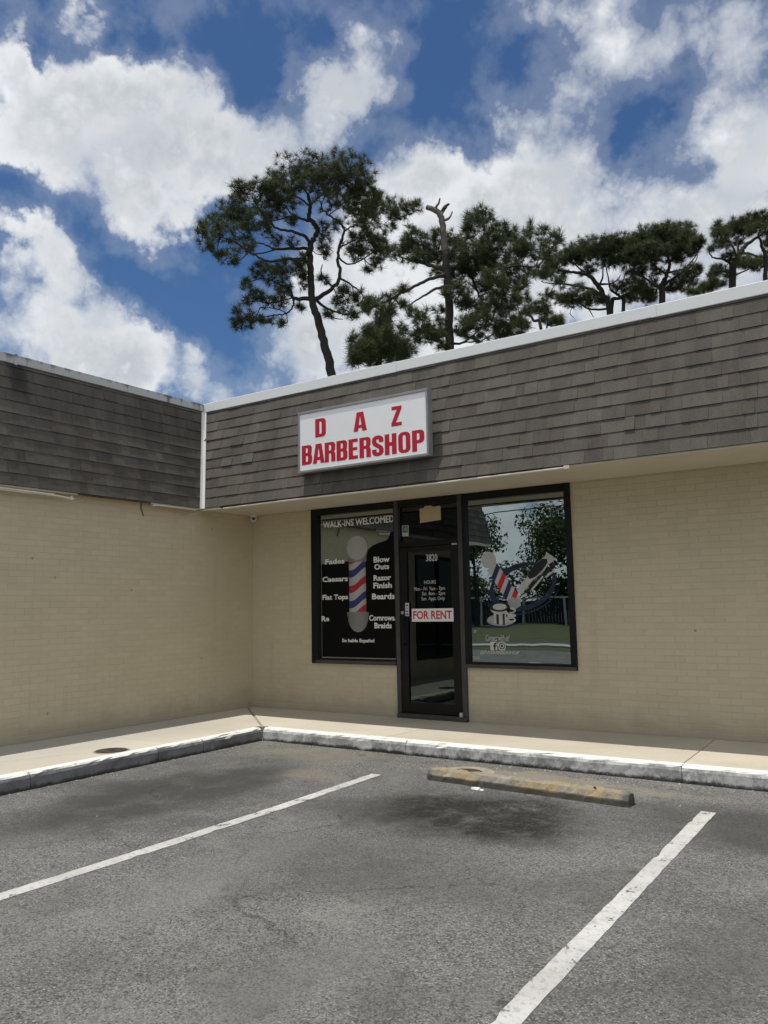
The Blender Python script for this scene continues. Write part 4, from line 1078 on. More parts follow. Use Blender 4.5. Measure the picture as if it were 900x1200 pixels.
def rrect(x0, x1, z0, z1, r, k=5):
    return arc(x1 - r, z0 + r, r, r, -90, 0, k) + arc(x1 - r, z1 - r, r, r, 0, 90, k) + arc(x0 + r, z1 - r, r, r, 90, 180, k) + arc(x0 + r, z0 + r, r, r, 180, 270, k)


# heavy condensed capitals of the shop sign, drawn stroke by stroke in a 0.56 x 1 cell
def glyph(ch):
    w, s = 0.56, 0.222
    R = []           # list of (outer, holes)
    if ch == 'D':
        R = [([(0, 0)] + arc(w - .2, .2, .2, .2, -90, 0, 6) + arc(w - .2, .8, .2, .2, 0, 90, 6) + [(0, 1)],
              [[(s, .17)] + arc(w - s - .06, .25, .06, .08, -90, 0, 4) + arc(w - s - .06, .75, .06, .08, 0, 90, 4) + [(s, .83)]])]
    elif ch == 'O':
        R = [(arc(w - .24, .22, .24, .22, -90, 0, 6) + arc(w - .24, .78, .24, .22, 0, 90, 6) + arc(.24, .78, .24, .22, 90, 180, 6) + arc(.24, .22, .24, .22, 180, 270, 6),
              [arc(w / 2, .22, .072, .07, 180, 360, 8) + arc(w / 2, .78, .072, .07, 0, 180, 8)])]
    elif ch == 'B':
        R = [([(0, 0)] + arc(w - .18, .18, .18, .18, -90, 0, 6) + [(w, .42), (w - .05, .52), (w - .02, .60)] + arc(w - .18, .83, .17, .17, 0, 90, 6) + [(0, 1)],
              [[(s, .15), (w - s - .03, .15), (w - s, .2), (w - s, .40), (w - s - .03, .45), (s, .45)], [(s, .60), (w - s - .04, .60), (w - s - .01, .65), (w - s - .01, .81), (w - s - .04, .86), (s, .86)]])]
    elif ch == 'P':
        R = [([(0, 0), (s, 0), (s, .38), (w - .2, .38)] + arc(w - .19, .57, .19, .19, -90, 0, 6) + arc(w - .19, .81, .19, .19, 0, 90, 6) + [(0, 1)],
              [[(s, .53), (w - s - .03, .53), (w - s, .58), (w - s, .80), (w - s - .03, .85), (s, .85)]])]
    elif ch == 'R':
        R = [([(0, 0), (s, 0), (s, .43), (w - s - .03, .43), (w - s, .38), (w - s, 0), (w, 0), (w, .40), (w - .06, .50), (w - .01, .60)] + arc(w - .18, .83, .18, .17, 0, 90, 6) + [(0, 1)],
              [[(s, .58), (w - s - .03, .58), (w - s, .63), (w - s, .81), (w - s - .03, .86), (s, .86)]])]
    elif ch == 'E':
        R = [([(0, 0), (.47, 0), (.47, .17), (s, .17), (s, .43), (.44, .43), (.44, .58), (s, .58), (s, .83), (.47, .83), (.47, 1), (0, 1)], [])]
    elif ch == 'H':
        R = [([(0, 0), (s, 0), (s, .42), (w - s, .42), (w - s, 0), (w, 0), (w, 1), (w - s, 1), (w - s, .60), (s, .60), (s, 1), (0, 1)], [])]
    elif ch == 'A':
        R = [([(-.02, 0), (.19, 0), (.215, .17), (.375, .17), (.40, 0), (.61, 0), (.45, 1), (.14, 1)], [[(.235, .33), (.355, .33), (.295, .80)]])]
    elif ch == 'Z':
        R = [([(0, 0), (.48, 0), (.48, .18), (.22, .18), (.48, .84), (.48, 1), (.02, 1), (.02, .82), (.26, .82), (0, .16)], [])]
    elif ch == 'S':
        h = .111
        path = [(w - h, .66), (w - h, .77)] + arc(w / 2, .80, w / 2 - h, .11, 0, 180, 8) + [(h, .69), (h + .03, .60), (w / 2, .50), (w - h - .03, .40), (w - h, .31)] + arc(w / 2, .20, w / 2 - h, .11, 360, 180, 8) + [(h, .34)]
        A_, B_ = [], []
        for i, p in enumerate(path):
            a, b = path[max(i - 1, 0)], path[min(i + 1, len(path) - 1)]
            t = Vector((b[0] - a[0], b[1] - a[1])).normalized()
            A_.append((p[0] - t.y * h, p[1] + t.x * h * .85)); B_.append((p[0] + t.y * h, p[1] - t.x * h * .85))
        R = [(A_ + B_[::-1], [])]
    return R


def glyph_mesh(items):
    """items: (char, x, z, width scale, height) -> filled curve turned to mesh, in (x, z)"""
    cu = bpy.data.curves.new('lettering', 'CURVE')
    cu.dimensions = '2D'; cu.fill_mode = 'BOTH'
    for ch, x, z, sx_, sz_ in items:
        for outer, holes in glyph(ch):
            for loop in [outer] + holes:
                sp = cu.splines.new('POLY')
                sp.points.add(len(loop) - 1)
                for k, (a, b) in enumerate(loop):
                    sp.points[k].co = (x + a * sx_, z + b * sz_, 0, 1)
                sp.use_cyclic_u = True
    o = bpy.data.objects.new('lettering', cu)
    C.objects.link(o)
    me = bpy.data.meshes.new_from_object(o.evaluated_get(bpy.context.evaluated_depsgraph_get()))
    C.objects.unlink(o); bpy.data.objects.remove(o); bpy.data.curves.remove(cu)
    return me


# ================================================================== STOREFRONT
GY = 0.015                                           # outer face of the glass


def frame_bars(bars, y0=-0.03, y1=0.07):
    mb = MB()
    for (x0, x1, z0, z1) in bars: mb.box(x0, x1, y0, y1, z0, z1)
    return mb


# left window
WL = empty('window', (1.8, 0.02, OZ0), None, None); WL.parent = B; WL.matrix_parent_inverse = wm(B).inverted()
frame_bars([(OX0 + .002, 1.222, OZ0 + .003, OZ1), (2.474, 2.4895, .847, OZ1), (1.222, 2.474, 2.775, OZ1), (1.222, 2.4895, OZ0 + .003, .845)]).build('frame', M['bronze'], WL, bevel=.004)
MB().box(1.19, 2.48, -0.045, -0.031, OZ0 + .008, .825).build('sill', M['bronze_light'], WL, bevel=.003)
MB().box(1.15, 2.48, GY, GY + .008, .80, 2.80).build('pane', M['glass'], WL)
# right window
WR = empty('window', (4.2, 0.02, OZ0), None, None); WR.parent = B; WR.matrix_parent_inverse = wm(B).inverted()
frame_bars([(3.476, 3.522, .847, OZ1), (4.782, OX1 - .002, OZ0 + .003, OZ1), (3.522, 4.782, 2.775, OZ1), (3.476, 4.782, OZ0 + .003, .845)]).build('frame', M['bronze'], WR, bevel=.004)
MB().box(3.48, 4.845, -0.045, -0.031, OZ0 + .003, .818).build('sill', M['bronze_light'], WR, bevel=.003)
MB().box(3.50, 4.80, GY, GY + .008, .80, 2.80).build('pane', M['glass'], WR)
# door bay: frame and transom
TR = empty('transom_window', (2.98, 0.02, 2.3), None, None); TR.parent = B; TR.matrix_parent_inverse = wm(B).inverted()
for jx in (2.4905, 3.4155):
    frame_bars([(jx, jx + .0585, .202, OZ1)], -0.036, .08).build('jamb', M['bronze_light'], TR, bevel=.004)
frame_bars([(2.55, 3.415, 2.262, 2.330)], -0.033, .075).build('header_bar', M['bronze'], TR, bevel=.004)
frame_bars([(2.55, 3.415, 2.775, OZ1)], -0.033, .075).build('top_bar', M['bronze'], TR, bevel=.004)
MB().box(2.545, 3.42, GY + .01, GY + .018, 2.32, 2.78).build('pane', M['glass_door'], TR)
stk = MB(); stk.sheet([(2.575, 2.405), (2.672, 2.400), (2.675, 2.54), (2.577, 2.545)], GY + .008, mi=0)
stk.sheet([(2.585, 2.452), (2.664, 2.447), (2.666, 2.532), (2.586, 2.537)], GY + .0066, mi=1)
stk.sheet(rrect(2.607, 2.646, 2.47, 2.515, .01), GY + .005, mi=2)
stk.build('sticker', [M['vinyl'], M['green_vinyl'], M['grey_vinyl']], TR)

DR = empty('door', (2.98, 0.02, .2), None, None); DR.parent = B; DR.matrix_parent_inverse = wm(B).inverted()
MB().box(2.4905, 3.474, -.05, .12, ZS - .02, .198).build('threshold', M['bronze_light'], DR, bevel=.006)
frame_bars([(2.556, 2.658, .207, 2.256), (3.296, 3.409, .207, 2.256), (2.658, 3.296, .207, .335), (2.658, 3.296, 2.19, 2.256)], -.018, .035).build('door_leaf', M['bronze'], DR, bevel=.004)
MB().box(2.65, 3.30, GY - .01, GY - .002, .33, 2.20).build('pane', M['glass_door'], DR)
hd = MB(); hd.tube([(2.615, -.02, 1.36), (2.615, -.07, 1.36), (2.615, -.07, 1.04), (2.615, -.02, 1.04)], .013, 8)
hd.build('handle', M['bronze'], DR, smooth=True)
MB().lathe([(0, -.012), (.02, -.012), (.024, 0), (.024, .012)], 2.585, -.018, 1.436, 'Y', 16).build('lock', M['steel'], DR)
MB().lathe([(0, .05), (.02, .05), (.024, .045), (.024, 0)], 3.40, -.045, .20, 'Z', 12).build('pivot_hinge', M['steel'], DR)
MB().box(3.33, 3.40, -.04, -.02, 2.25, 2.268).build('door_closer_arm', M['steel'], DR)
dk = MB(); dk.sheet([(2.625, 1.395), (2.682, 1.392), (2.684, 1.555), (2.627, 1.558)], -.0195, mi=0)
for k in range(4): dk.sheet([(2.635, 1.41 + k * .036), (2.672, 1.409 + k * .036), (2.672, 1.424 + k * .036), (2.635, 1.425 + k * .036)], -.0208, mi=1 if k != 2 else 2)
dk.build('sticker', [M['vinyl'], M['black_vinyl'], M['grey_vinyl']], DR)
yD = GY - .0115
lettering('3820', 2.935, 3.10, 2.065, 2.155, yD, M['vinyl'], DR, .02)
lettering('HOURS', 2.90, 3.07, 1.785, 1.83, yD, M['vinyl'], DR, .004)
lettering('Mon - Fri  9am - 7pm', 2.75, 3.195, 1.692, 1.752, yD, M['vinyl'], DR, .004)
lettering('Sat  8am - 5pm', 2.865, 3.195, 1.632, 1.690, yD, M['vinyl'], DR, .004)
lettering('Sun  Appt. Only', 2.855, 3.19, 1.570, 1.628, yD, M['vinyl'], DR, .004)

# --- left window prints
yL = GY - .0016
film = [(1.262, .862), (2.468, .862), (2.468, 2.48), (2.40, 2.47), (2.372, 2.40), (2.33, 2.368), (2.22, 2.345), (2.12, 2.315), (2.05, 2.27), (2.02, 2.20), (1.99, 2.13), (1.70, 2.125), (1.262, 2.105)]
MB().sheet(film, GY - .0003, .001).build('window_film', M['film'], WL)
pp = MB()
zs0, zs1, xs0, xs1 = 1.435, 2.125, 1.728, 2.002
PM = [shade_print('print_white', (0.44, 0.435, 0.40), xs0 - .04, xs1 + .04), shade_print('print_navy', (0.03, 0.035, 0.16), xs0 - .04, xs1 + .04), shade_print('print_red', (0.42, 0.02, 0.04), xs0 - .04, xs1 + .04),
      shade_print('print_silver', (0.22, 0.215, 0.20), 1.68, 2.06), shade_print('print_globe', (0.40, 0.40, 0.36), 1.52, 2.22)]
pp.sheet([(xs0, zs0), (xs1, zs0), (xs1, zs1), (xs0, zs1)], yL, mi=0)


def clipz(poly, lo, hi):
    for lim, sg in ((lo, 1), (hi, -1)):
        res = []
        for i, p in enumerate(poly):
            q = poly[(i + 1) % len(poly)]
            a, b = sg * (p[1] - lim), sg * (q[1] - lim)
            if a >= 0: res.append(p)
            if a * b < 0:
                f = a / (a - b); res.append((p[0] + (q[0] - p[0]) * f, p[1] + (q[1] - p[1]) * f))
        poly = res
        if len(poly) < 3: return None
    return poly


for zc, mi in ((2.02, 1), (1.815, 2), (1.615, 1), (1.445, 2), (2.20, 2)):
    h, rise = .047, .125
    seg = []
    for k in range(9):
        t = k / 8; seg.append((xs0 + (xs1 - xs0) * t, zc - rise / 2 + rise * (.5 - .5 * math.cos(math.pi * t)) - .02 * math.sin(math.pi * t)))
    poly = [(x, z - h) for x, z in seg] + [(x, z + h) for x, z in reversed(seg)]
    poly = clipz(poly, zs0, zs1)
    if poly: pp.sheet(poly, yL - .0013, mi=mi)
pp.sheet([(1.715, 2.115), (2.015, 2.11), (2.02, 2.165), (1.71, 2.17)], yL - .002, mi=3)
pp.sheet(ell(1.868, 2.298, .172, .16, 36), yL - .003, mi=4)
pp.sheet([(1.695, 1.395), (2.04, 1.39), (2.045, 1.45), (1.69, 1.455)], yL - .003, mi=3)
pp.sheet(arc(1.868, 1.395, .165, .205, 180, 360, 20), yL - .002, mi=3)
pp.build('barber_pole_print', PM, WL)
for s, x0, x1, z0, z1, b in (('WALK-INS WELCOMED', 1.295, 2.462, 2.598, 2.69, .012), ('Fades', 1.325, 1.655, 2.10, 2.172, .022), ('Caesars', 1.276, 1.705, 1.862, 1.935, .024), ('Flat Tops', 1.272, 1.705, 1.602, 1.690, .024),
                             ('Re', 1.255, 1.385, 1.333, 1.405, .02), ('Blow', 2.13, 2.385, 2.088, 2.165, .024), ('Outs', 2.14, 2.372, 1.996, 2.068, .024), ('Razor', 2.125, 2.40, 1.852, 1.925, .024),
                             ('Finish', 2.12, 2.41, 1.752, 1.828, .024), ('Beards', 2.095, 2.452, 1.610, 1.688, .024), ('Cornrows/', 2.045, 2.468, 1.336, 1.412, .018), ('Braids', 2.125, 2.395, 1.238, 1.312, .024),
                             ('Se habla Español', 1.60, 2.12, 1.045, 1.105, .02)):
    lettering(s, x0, x1, z0, z1, yL - .0005, M['letter_vinyl'], WL, b + .010)


# --- right window prints
def w8(zx, zy):
    px, py = 550 + zx / 8.18, 630 + zy / 8.18
    return (3.797 + (px - 572) * .01085, 2.025 - (py - 658) * .01025 - (px - 572) * .0003)


yR = GY - .0006
ring = MB()
ca, sa = math.cos(math.radians(14)), math.sin(math.radians(14))
for a0, a1, w0, w1, ro in ((150, 395, .10, .05, 1.0), (40, 150, .05, .11, .98), (190, 330, .02, .02, 1.13)):
    k = 30
    o_, i_ = [], []
    for j in range(k + 1):
        t = j / k; a = math.radians(a0 + (a1 - a0) * t)
        w = (w0 + (w1 - w0) * t) * (.35 + .65 * math.sin(math.pi * min(max(t, .04), .96)))
        for lst, r in ((o_, ro), (i_, ro - w / .36)):
            x, z = .43 * r * math.cos(a), .275 * r * math.sin(a)
            lst.append((4.215 + x * ca - z * sa, 1.715 + x * sa + z * ca))
    for j in range(k):
        ring.sheet([o_[j], o_[j + 1], i_[j + 1], i_[j]], yR - (.0003 if ro > 1.1 else 0), .0006)
ring.build('ring_print', M['ring_blue'], WR)
pol = MB()
g0, g1 = Vector((3.835, 1.965)), Vector((4.150, 1.505))
ax2 = (g1 - g0).normalized(); sd = Vector((-ax2.y, ax2.x)); L2 = (g1 - g0).length
hw = .078
pol.sheet([tuple(g0 + sd * hw), tuple(g0 - sd * hw), tuple(g1 - sd * hw), tuple(g1 + sd * hw)], yR - .001, .0006, 0)
for t, mi in ((.10, 1), (.33, 2), (.56, 1), (.78, 2)):
    a, b = g0 + ax2 * (L2 * t), g0 + ax2 * (L2 * (t + .125))
    sh = ax2 * .045
    pol.sheet([tuple(a + sd * hw - sh), tuple(a - sd * hw + sh), tuple(b - sd * hw + sh), tuple(b + sd * hw - sh)], yR - .0018, .0006, mi)
pol.sheet(ell(3.792, 2.045, .098, .098), yR - .0022, .0006, 3)
pol.sheet([w8(*p) for p in ((352, 600), (400, 560), (470, 590), (480, 640), (430, 670), (360, 650))], yR - .0022, .0006, 4)
pol.build('tilted_pole_print', [M['dim_vinyl'], M['blue_vinyl'], M['red_vinyl'], M['dim_vinyl'], M['grey_vinyl']], WR)
cl = MB()
cl.sheet([w8(*p) for p in ((452, 505), (470, 460), (555, 370), (620, 270), (700, 205), (725, 185), (732, 152), (820, 215), (790, 240), (745, 270), (700, 330), (600, 410), (520, 500), (480, 540), (455, 530))], yR - .0024, .0006, 0)
cl.sheet([w8(*p) for p in ((555, 380), (560, 340), (620, 270), (690, 215), (735, 215), (745, 245), (700, 310), (630, 375), (575, 398))], yR - .0031, .0006, 1)
cl.sheet([w8(*p) for p in ((475, 548), (530, 505), (610, 420), (710, 335), (800, 245), (818, 258), (800, 300), (740, 345), (700, 390), (600, 480), (540, 530), (490, 556))], yR - .0031, .0006, 1)
for q in (((580, 490), (690, 368), (702, 380), (592, 502)), ((718, 378), (790, 320), (802, 332), (726, 388)), ((490, 548), (535, 524), (540, 534), (500, 560))):
    cl.sheet([w8(*p) for p in q], yR - .0038, .0006, 0)
cl.build('clipper_print', [M['dim_vinyl'], M['black_vinyl']], WR)


def w8e(cx, cy, rx, ry):
    c = w8(cx, cy); return ell(c[0], c[1], rx / 8.18 * .0108, ry / 8.18 * .01025)


mg = MB()
mg.sheet(w8e(280, 795, 137, 56), yR - .001, .0006, 2)
mg.sheet(w8e(280, 778, 135, 55), yR - .0018, .0006, 3)
mg.sheet([w8(*p) for p in ((180, 660), (185, 690), (215, 718), (215, 805), (270, 822), (345, 805), (345, 725), (385, 690), (370, 650))], yR - .0025, .0006, 0)
mg.sheet(w8e(272, 655, 102, 46), yR - .0032, .0006, 1)
mg.sheet(w8e(275, 655, 68, 30), yR - .0039, .0006, 0)
for q in (((238, 722), (262, 728), (262, 822), (240, 815)), ((300, 722), (320, 715), (320, 820), (302, 824))):
    mg.sheet([w8(*p) for p in q], yR - .0032, .0006, 1)
for cx, cy, rx, ry, mi in ((385, 685, 45, 28, 0), (385, 690, 26, 12, 1), (380, 735, 50, 20, 0), (385, 775, 42, 22, 0), (385, 772, 26, 9, 1)):
    mg.sheet(w8e(cx, cy, rx, ry), yR - (.0025 if mi == 0 else .0032), .0006, mi)
mg.build('shaving_mug_print', [M['dim_vinyl'], M['black_vinyl'], M['ring_blue'], M['grey_vinyl']], WR)
lettering('Connect with us!', 3.725, 4.035, 1.09, 1.165, yR - .001, M['vinyl'], WR, .004, shear=.45)
ic = MB()
ic.sheet(rrect(3.782, 3.872, .985, 1.083, .012), yR - .0006, .0006, 0)
ic.sheet([(3.832, .987), (3.850, .987), (3.850, 1.025), (3.866, 1.025), (3.868, 1.041), (3.850, 1.041), (3.851, 1.053), (3.868, 1.055), (3.868, 1.070), (3.842, 1.070), (3.832, 1.058), (3.832, 1.041), (3.820, 1.041), (3.820, 1.025), (3.832, 1.025)], yR - .0013, .0006, 1)
ic.sheet(rrect(3.888, 3.980, .985, 1.083, .026), yR - .0006, .0006, 0)
ic.sheet(rrect(3.900, 3.968, .997, 1.071, .02), yR - .0013, .0006, 1)
ic.sheet(ell(3.934, 1.034, .027, .028), yR - .002, .0006, 0)
ic.sheet(ell(3.934, 1.034, .015, .016), yR - .0027, .0006, 1)
ic.sheet(ell(3.957, 1.059, .006, .006, 10), yR - .002, .0006, 0)
ic.build('social_icons_print', [M['vinyl'], M['black_vinyl']], WR)
lettering('@DAZBARBERSHOP', 3.645, 4.15, .928, .978, yR - .001, M['vinyl'], WR, .008)
sm = MB(); sm.sheet([(3.545, .875), (3.635, .873), (3.635, .905), (3.545, .907)], yR - .0006, .0006)
sm.sheet(ell(3.585, 1.205, .018, .018, 12), yR - .0006, .0006)
sm.build('sticker', M['grey_vinyl'], WR)

# dark shopfront further along the left wing
WS = empty('window', (0, -5.3, .5), None, None); WS.parent = B; WS.matrix_parent_inverse = wm(B).inverted()
fr = MB()
for (a, b, z0, z1) in ((LY0, LY0 + .06, .5, 2.5), (LY1 - .06, LY1, .5, 2.5), (LY0 + .06, LY1 - .06, 2.44, 2.5), (LY0 + .06, LY1 - .06, .5, .56), (-5.3, -5.25, .56, 2.44)):
    fr.box(-.06, .02, a + .001, b - .001, z0 + .001, z1 - .001)
fr.build('frame', M['bronze'], WS)
MB().box(-.025, -.017, LY0 + .03, LY1 - .03, .53, 2.47).build('pane', M['glass_door'], WS)
MB().box(-.12, -.10, LY0, LY1, .5, 2.5).build('blind', M['interior'], WS)

# ================================================================== THINGS ON THE BUILDING
SG = empty('shop_sign', (2.8, -1.1, 3.14), 'white lightbox sign with red lettering DAZ BARBERSHOP on the shingled roof', 'sign')
X0, X1, Z0, Z1 = 1.832, 3.697, 3.152, 3.912
MB().box(X0, X1, -1.128, -1.045, Z0, Z1).build('sign_box', M['sign_frame'], SG, bevel=.006)
frm = MB()
for (a, b, c, d) in ((X0 + .001, X1 - .001, Z0 + .001, Z0 + .028), (X0 + .001, X1 - .001, Z1 - .034, Z1 - .001), (X0 + .001, X0 + .022, Z0 + .0285, Z1 - .0345), (X1 - .026, X1 - .001, Z0 + .0285, Z1 - .0345)):
    frm.box(a, b, -1.146, -1.1285, c, d)
frm.build('frame', M['sign_frame'], SG, bevel=.003)
MB().box(X0 + .0225, X1 - .0265, -1.136, -1.129, Z0 + .029, Z1 - .035).build('sign_face', M['sign_white'], SG)
FX0, FW, FZ1, FH = X0 + .022, X1 - X0 - .048, Z1 - .034, Z1 - Z0 - .062
items = []
lw = FW * .955 / 10
zb_ = FZ1 - FH * .905; hb = FH * .345
adv = [0, .62, .62, .62, .62, .55, .62, .62, .64, .64]
pos_ = [sum(adv[:i + 1]) for i in range(10)]
k_ = FW * .965 / (pos_[-1] + .56)
tilt = -.02
for ch, p in zip('BARBERSHOP', pos_):
    items.append((ch, FX0 + FW * .018 + p * k_, zb_ + (tilt * p * k_ if True else 0), k_, hb))
for ch, u in (('D', .135), ('A', .455), ('Z', .745)):
    items.append((ch, FX0 + FW * u, FZ1 - FH * .445 + tilt * FW * u, k_ * (1.02 if ch != 'A' else 1.06), hb * .95))
me = glyph_mesh(items)
nv = len(me.vertices); co = np.empty(nv * 3); me.vertices.foreach_get('co', co); co = co.reshape(-1, 3)
co = np.stack([co[:, 0], np.full(nv, -1.1367), co[:, 1]], 1)
me.vertices.foreach_set('co', co.ravel().astype(np.float32)); me.materials.clear(); me.materials.append(M['red_vinyl']); me.update()
o = link('lettering', me, SG)
sdf = o.modifiers.new('thickness', 'SOLIDIFY'); sdf.thickness = .0014; sdf.offset = 0
for x in (2.2, 3.4):
    MB().box(x - .02, x + .02, -1.044, -.89, 3.72, 3.75).build('bracket', M['sign_frame'], SG)

FR = empty('for_rent_sign', (3.02, 0, 1.32), 'small white FOR RENT sign with red letters on the glass door', 'sign')
MB().box(2.724, 3.318, -.0215, -.0195, 1.322, 1.482).build('board', M['board'], FR)
lettering('FOR RENT', 2.745, 3.298, 1.352, 1.455, -.0225, M['red_vinyl'], FR, .022)

pn = MB(); pn.quadbox([(2.852, GY + .004, 2.556), (3.155, GY + .004, 2.575), (3.155, GY + .009, 2.575), (2.852, GY + .009, 2.556), (2.848, GY + .004, 2.738), (3.152, GY + .004, 2.752), (3.152, GY + .009, 2.752), (2.848, GY + .009, 2.738)])
pn.quadbox([(2.91, GY + .004, 2.742), (3.05, GY + .004, 2.7475), (3.05, GY + .008, 2.7475), (2.91, GY + .008, 2.742), (2.92, GY + .004, 2.766), (3.01, GY + .004, 2.768), (3.01, GY + .008, 2.768), (2.92, GY + .008, 2.766)])
tag(pn.build('cardboard_notice', M['card']), 'blank tan cardboard notice taped in the transom above the door', 'notice')

SC = empty('security_camera', (0.107, -.1, SOF), 'small white dome security camera under the soffit in the wall corner', 'camera')
MB().lathe([(0, 0), (.055, 0), (.055, -.02), (.045, -.028), (0, -.028)], .11, -.10, SOF - .001, 'Z', 24).build('base', M['plastic'], SC, smooth=False)
prof = [(.046 * math.sin(math.radians(a)), -.05 + .046 * math.cos(math.radians(a))) for a in range(15, 181, 11)]
MB().lathe(prof, .11, -.10, SOF - .006, 'Z', 24).build('dome', M['plastic'], SC, smooth=True)
ld = (CAM - Vector((.11, -.10, SOF - .056))).normalized()
lp = Vector((.11, -.10, SOF - .056))
MB().tube([lp + ld * .03, lp + ld * .046, lp + ld * .050], [.024, .024, .020], 16).build('lens', M['lens'], SC)

# ================================================================== THINGS ON THE GROUND
ws = empty('wheel_stop', (5.255, -2.40, 0), 'worn concrete wheel stop with faded yellow paint before the shop door', 'wheel stop')
Lh = 0.905
wsb = MB()
r = random.Random(5)
ks = 46
prof = [(-.078, 0.0), (-.074, .05), (-.052, .092), (-.03, .102), (.03, .102), (.052, .092), (.074, .05), (.078, 0.0)]
for i in range(ks + 1):
    x = -Lh + 2 * Lh * i / ks
    en = min(1, (Lh - abs(x)) / .05)
    ch = r.uniform(.010, .024) if r.random() < .16 else 0
    sd_ = r.choice((1, -1))
    for (yy, zz) in prof:
        if zz > .085 and yy * sd_ > 0: zz -= ch; yy *= 1 - ch * 8
        wsb.v.append((x + r.uniform(-.004, .004), yy * (1 - .12 * (1 - en)) + r.uniform(-.004, .004), max(0, zz * (1 - .16 * (1 - en)) + (r.uniform(-.006, .004) if zz > .01 else 0))))
for i in range(ks):
    for j in range(7):
        wsb.f.append((i * 8 + j, (i + 1) * 8 + j, (i + 1) * 8 + j + 1, i * 8 + j + 1)); wsb.mi.append(0)
wsb.f.append(tuple(range(8))); wsb.mi.append(0)
wsb.f.append(tuple(reversed([ks * 8 + j for j in range(8)]))); wsb.mi.append(0)
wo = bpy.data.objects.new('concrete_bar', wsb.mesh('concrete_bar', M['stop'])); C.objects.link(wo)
wo.parent = ws; ws.rotation_euler = (0, 0, -.06)
pm = MB()
for x in (-.62, .62):
    pm.lathe([(0, .1045), (.010, .1045), (.012, .100)], x, 0, 0, 'Z', 10)
po = bpy.data.objects.new('anchor_pin', pm.mesh('anchor_pin', M['iron'])); C.objects.link(po); po.parent = ws


def drain(x, y, z, rad, label, collar):
    e_ = empty('drain_cover', (x, y, z), label, 'drain cover', 'round drain covers in the paving')
    m_ = MB(); m_.lathe([(0, .006), (rad * .3, .006), (rad * .3, .009), (rad * .85, .009), (rad * .85, .006), (rad * .97, .006), (rad, .001), (rad, -.01)], x, y, z, 'Z', 32)
    m_.box(x - rad * .16, x + rad * .16, y - .012, y + .012, z + .006, z + .0125)
    m_.build('lid', M['iron'], e_)
    k_ = MB(); k_.lathe([(rad * 1.005, .002), (rad * 1.05, .005), (rad * 1.10, .004), (rad * collar, .0015), (rad * collar * 1.01, -.01)], x, y, z, 'Z', 32)
    k_.build('rim', M['collar'], e_)


drain(1.27, -3.36, ZS, .155, 'dark round drain cover in the left sidewalk near the kerb', 1.14)
drain(4.50, -1.98, 0.002, .15, 'rusty round drain cover in the asphalt behind the wheel stop', 1.75)
lit = MB(); lit.quadbox([(4.86, -2.56, .003), (4.93, -2.575, .003), (4.94, -2.535, .003), (4.875, -2.52, .003), (4.865, -2.555, .018), (4.92, -2.565, .012), (4.935, -2.54, .020), (4.88, -2.525, .008)])
lit.quadbox([(4.945, -2.57, .003), (4.975, -2.575, .003), (4.98, -2.55, .003), (4.95, -2.548, .003), (4.948, -2.566, .012), (4.97, -2.57, .009), (4.975, -2.556, .014), (4.952, -2.552, .008)])
tag(lit.build('paper_scrap', M['paper']), 'crumpled scrap of white paper lying before the wheel stop', 'litter')

# loose grit gathered along the kerb foot and behind the wheel stop
gr = MB()
r = random.Random(3)


def pebble(x, y, q):
    k = r.randint(4, 5); h = q * r.uniform(.4, .8); b = len(gr.v)
    a0 = r.uniform(0, 6)
    for i in range(k):
        an = a0 + 6.283 * i / k; rr_ = q * r.uniform(.6, 1.1)
        gr.v.append((x + rr_ * math.cos(an), y + rr_ * math.sin(an), -.001))
    gr.v.append((x + r.uniform(-.3, .3) * q, y + r.uniform(-.3, .3) * q, h))
    for i in range(k):
        gr.f.append((b + i, b + (i + 1) % k, b + k)); gr.mi.append(r.choice((0, 0, 1, 2)))


for i in range(1500):
    u = r.random()
    if u < .55:
        x = r.uniform(1.6, 10.4); y = YF - .01 - abs(r.gauss(0, .10))
    elif u < .8:
        y = r.uniform(-7.5, -1.6); x = XF + .01 + abs(r.gauss(0, .07))
    else:
        x = r.gauss(5.2, .8); y = r.uniform(-2.3, -1.55)
    pebble(x, y, r.choice((.004, .005, .006, .008, .012)))
for i in range(260):
    pebble(r.uniform(2, 10), r.uniform(-7.5, -2.4), r.choice((.003, .004, .005, .007)))
gr.build('grit', [M['collar'], M['iron'], M['concrete']], None, kind='stuff')

# ================================================================== TREES
def catmull(P, k=5):
    P = [Vector(p) for p in P]
    if len(P) < 3:
        return [P[0].lerp(P[-1], i / k) for i in range(k + 1)]
    res = []
    for i in range(len(P) - 1):
        p0, p1, p2, p3 = P[max(i - 1, 0)], P[i], P[i + 1], P[min(i + 2, len(P) - 1)]
        for j in range(k):
            t = j / k
            res.append(0.5 * ((2 * p1) + (p2 - p0) * t + (2 * p0 - 5 * p1 + 4 * p2 - p3) * t * t + (3 * p1 - p0 - 3 * p2 + p3) * t ** 3))
    res.append(P[-1])
    return res


def needle_tuft(rs, k, ln, wd):
    """(k,3,3) thin needles bursting from a twig end that points to +z"""
    th = np.arccos(np.clip(rs.uniform(-.30, 1.0, k), -1, 1)); ph = rs.uniform(0, 2 * np.pi, k)
    d = np.stack([np.sin(th) * np.cos(ph), np.sin(th) * np.sin(ph), np.cos(th)], 1)
    l = ln * rs.uniform(.65, 1.1, k)
    side = np.cross(d, rs.normal(size=(k, 3))); side /= np.linalg.norm(side, axis=1, keepdims=True)
    base = d * .02 + np.array([0, 0, 1]) * rs.uniform(-.10, .05, (k, 1))
    return np.stack([base + side * wd, base - side * wd, base + d * l[:, None]], 1)


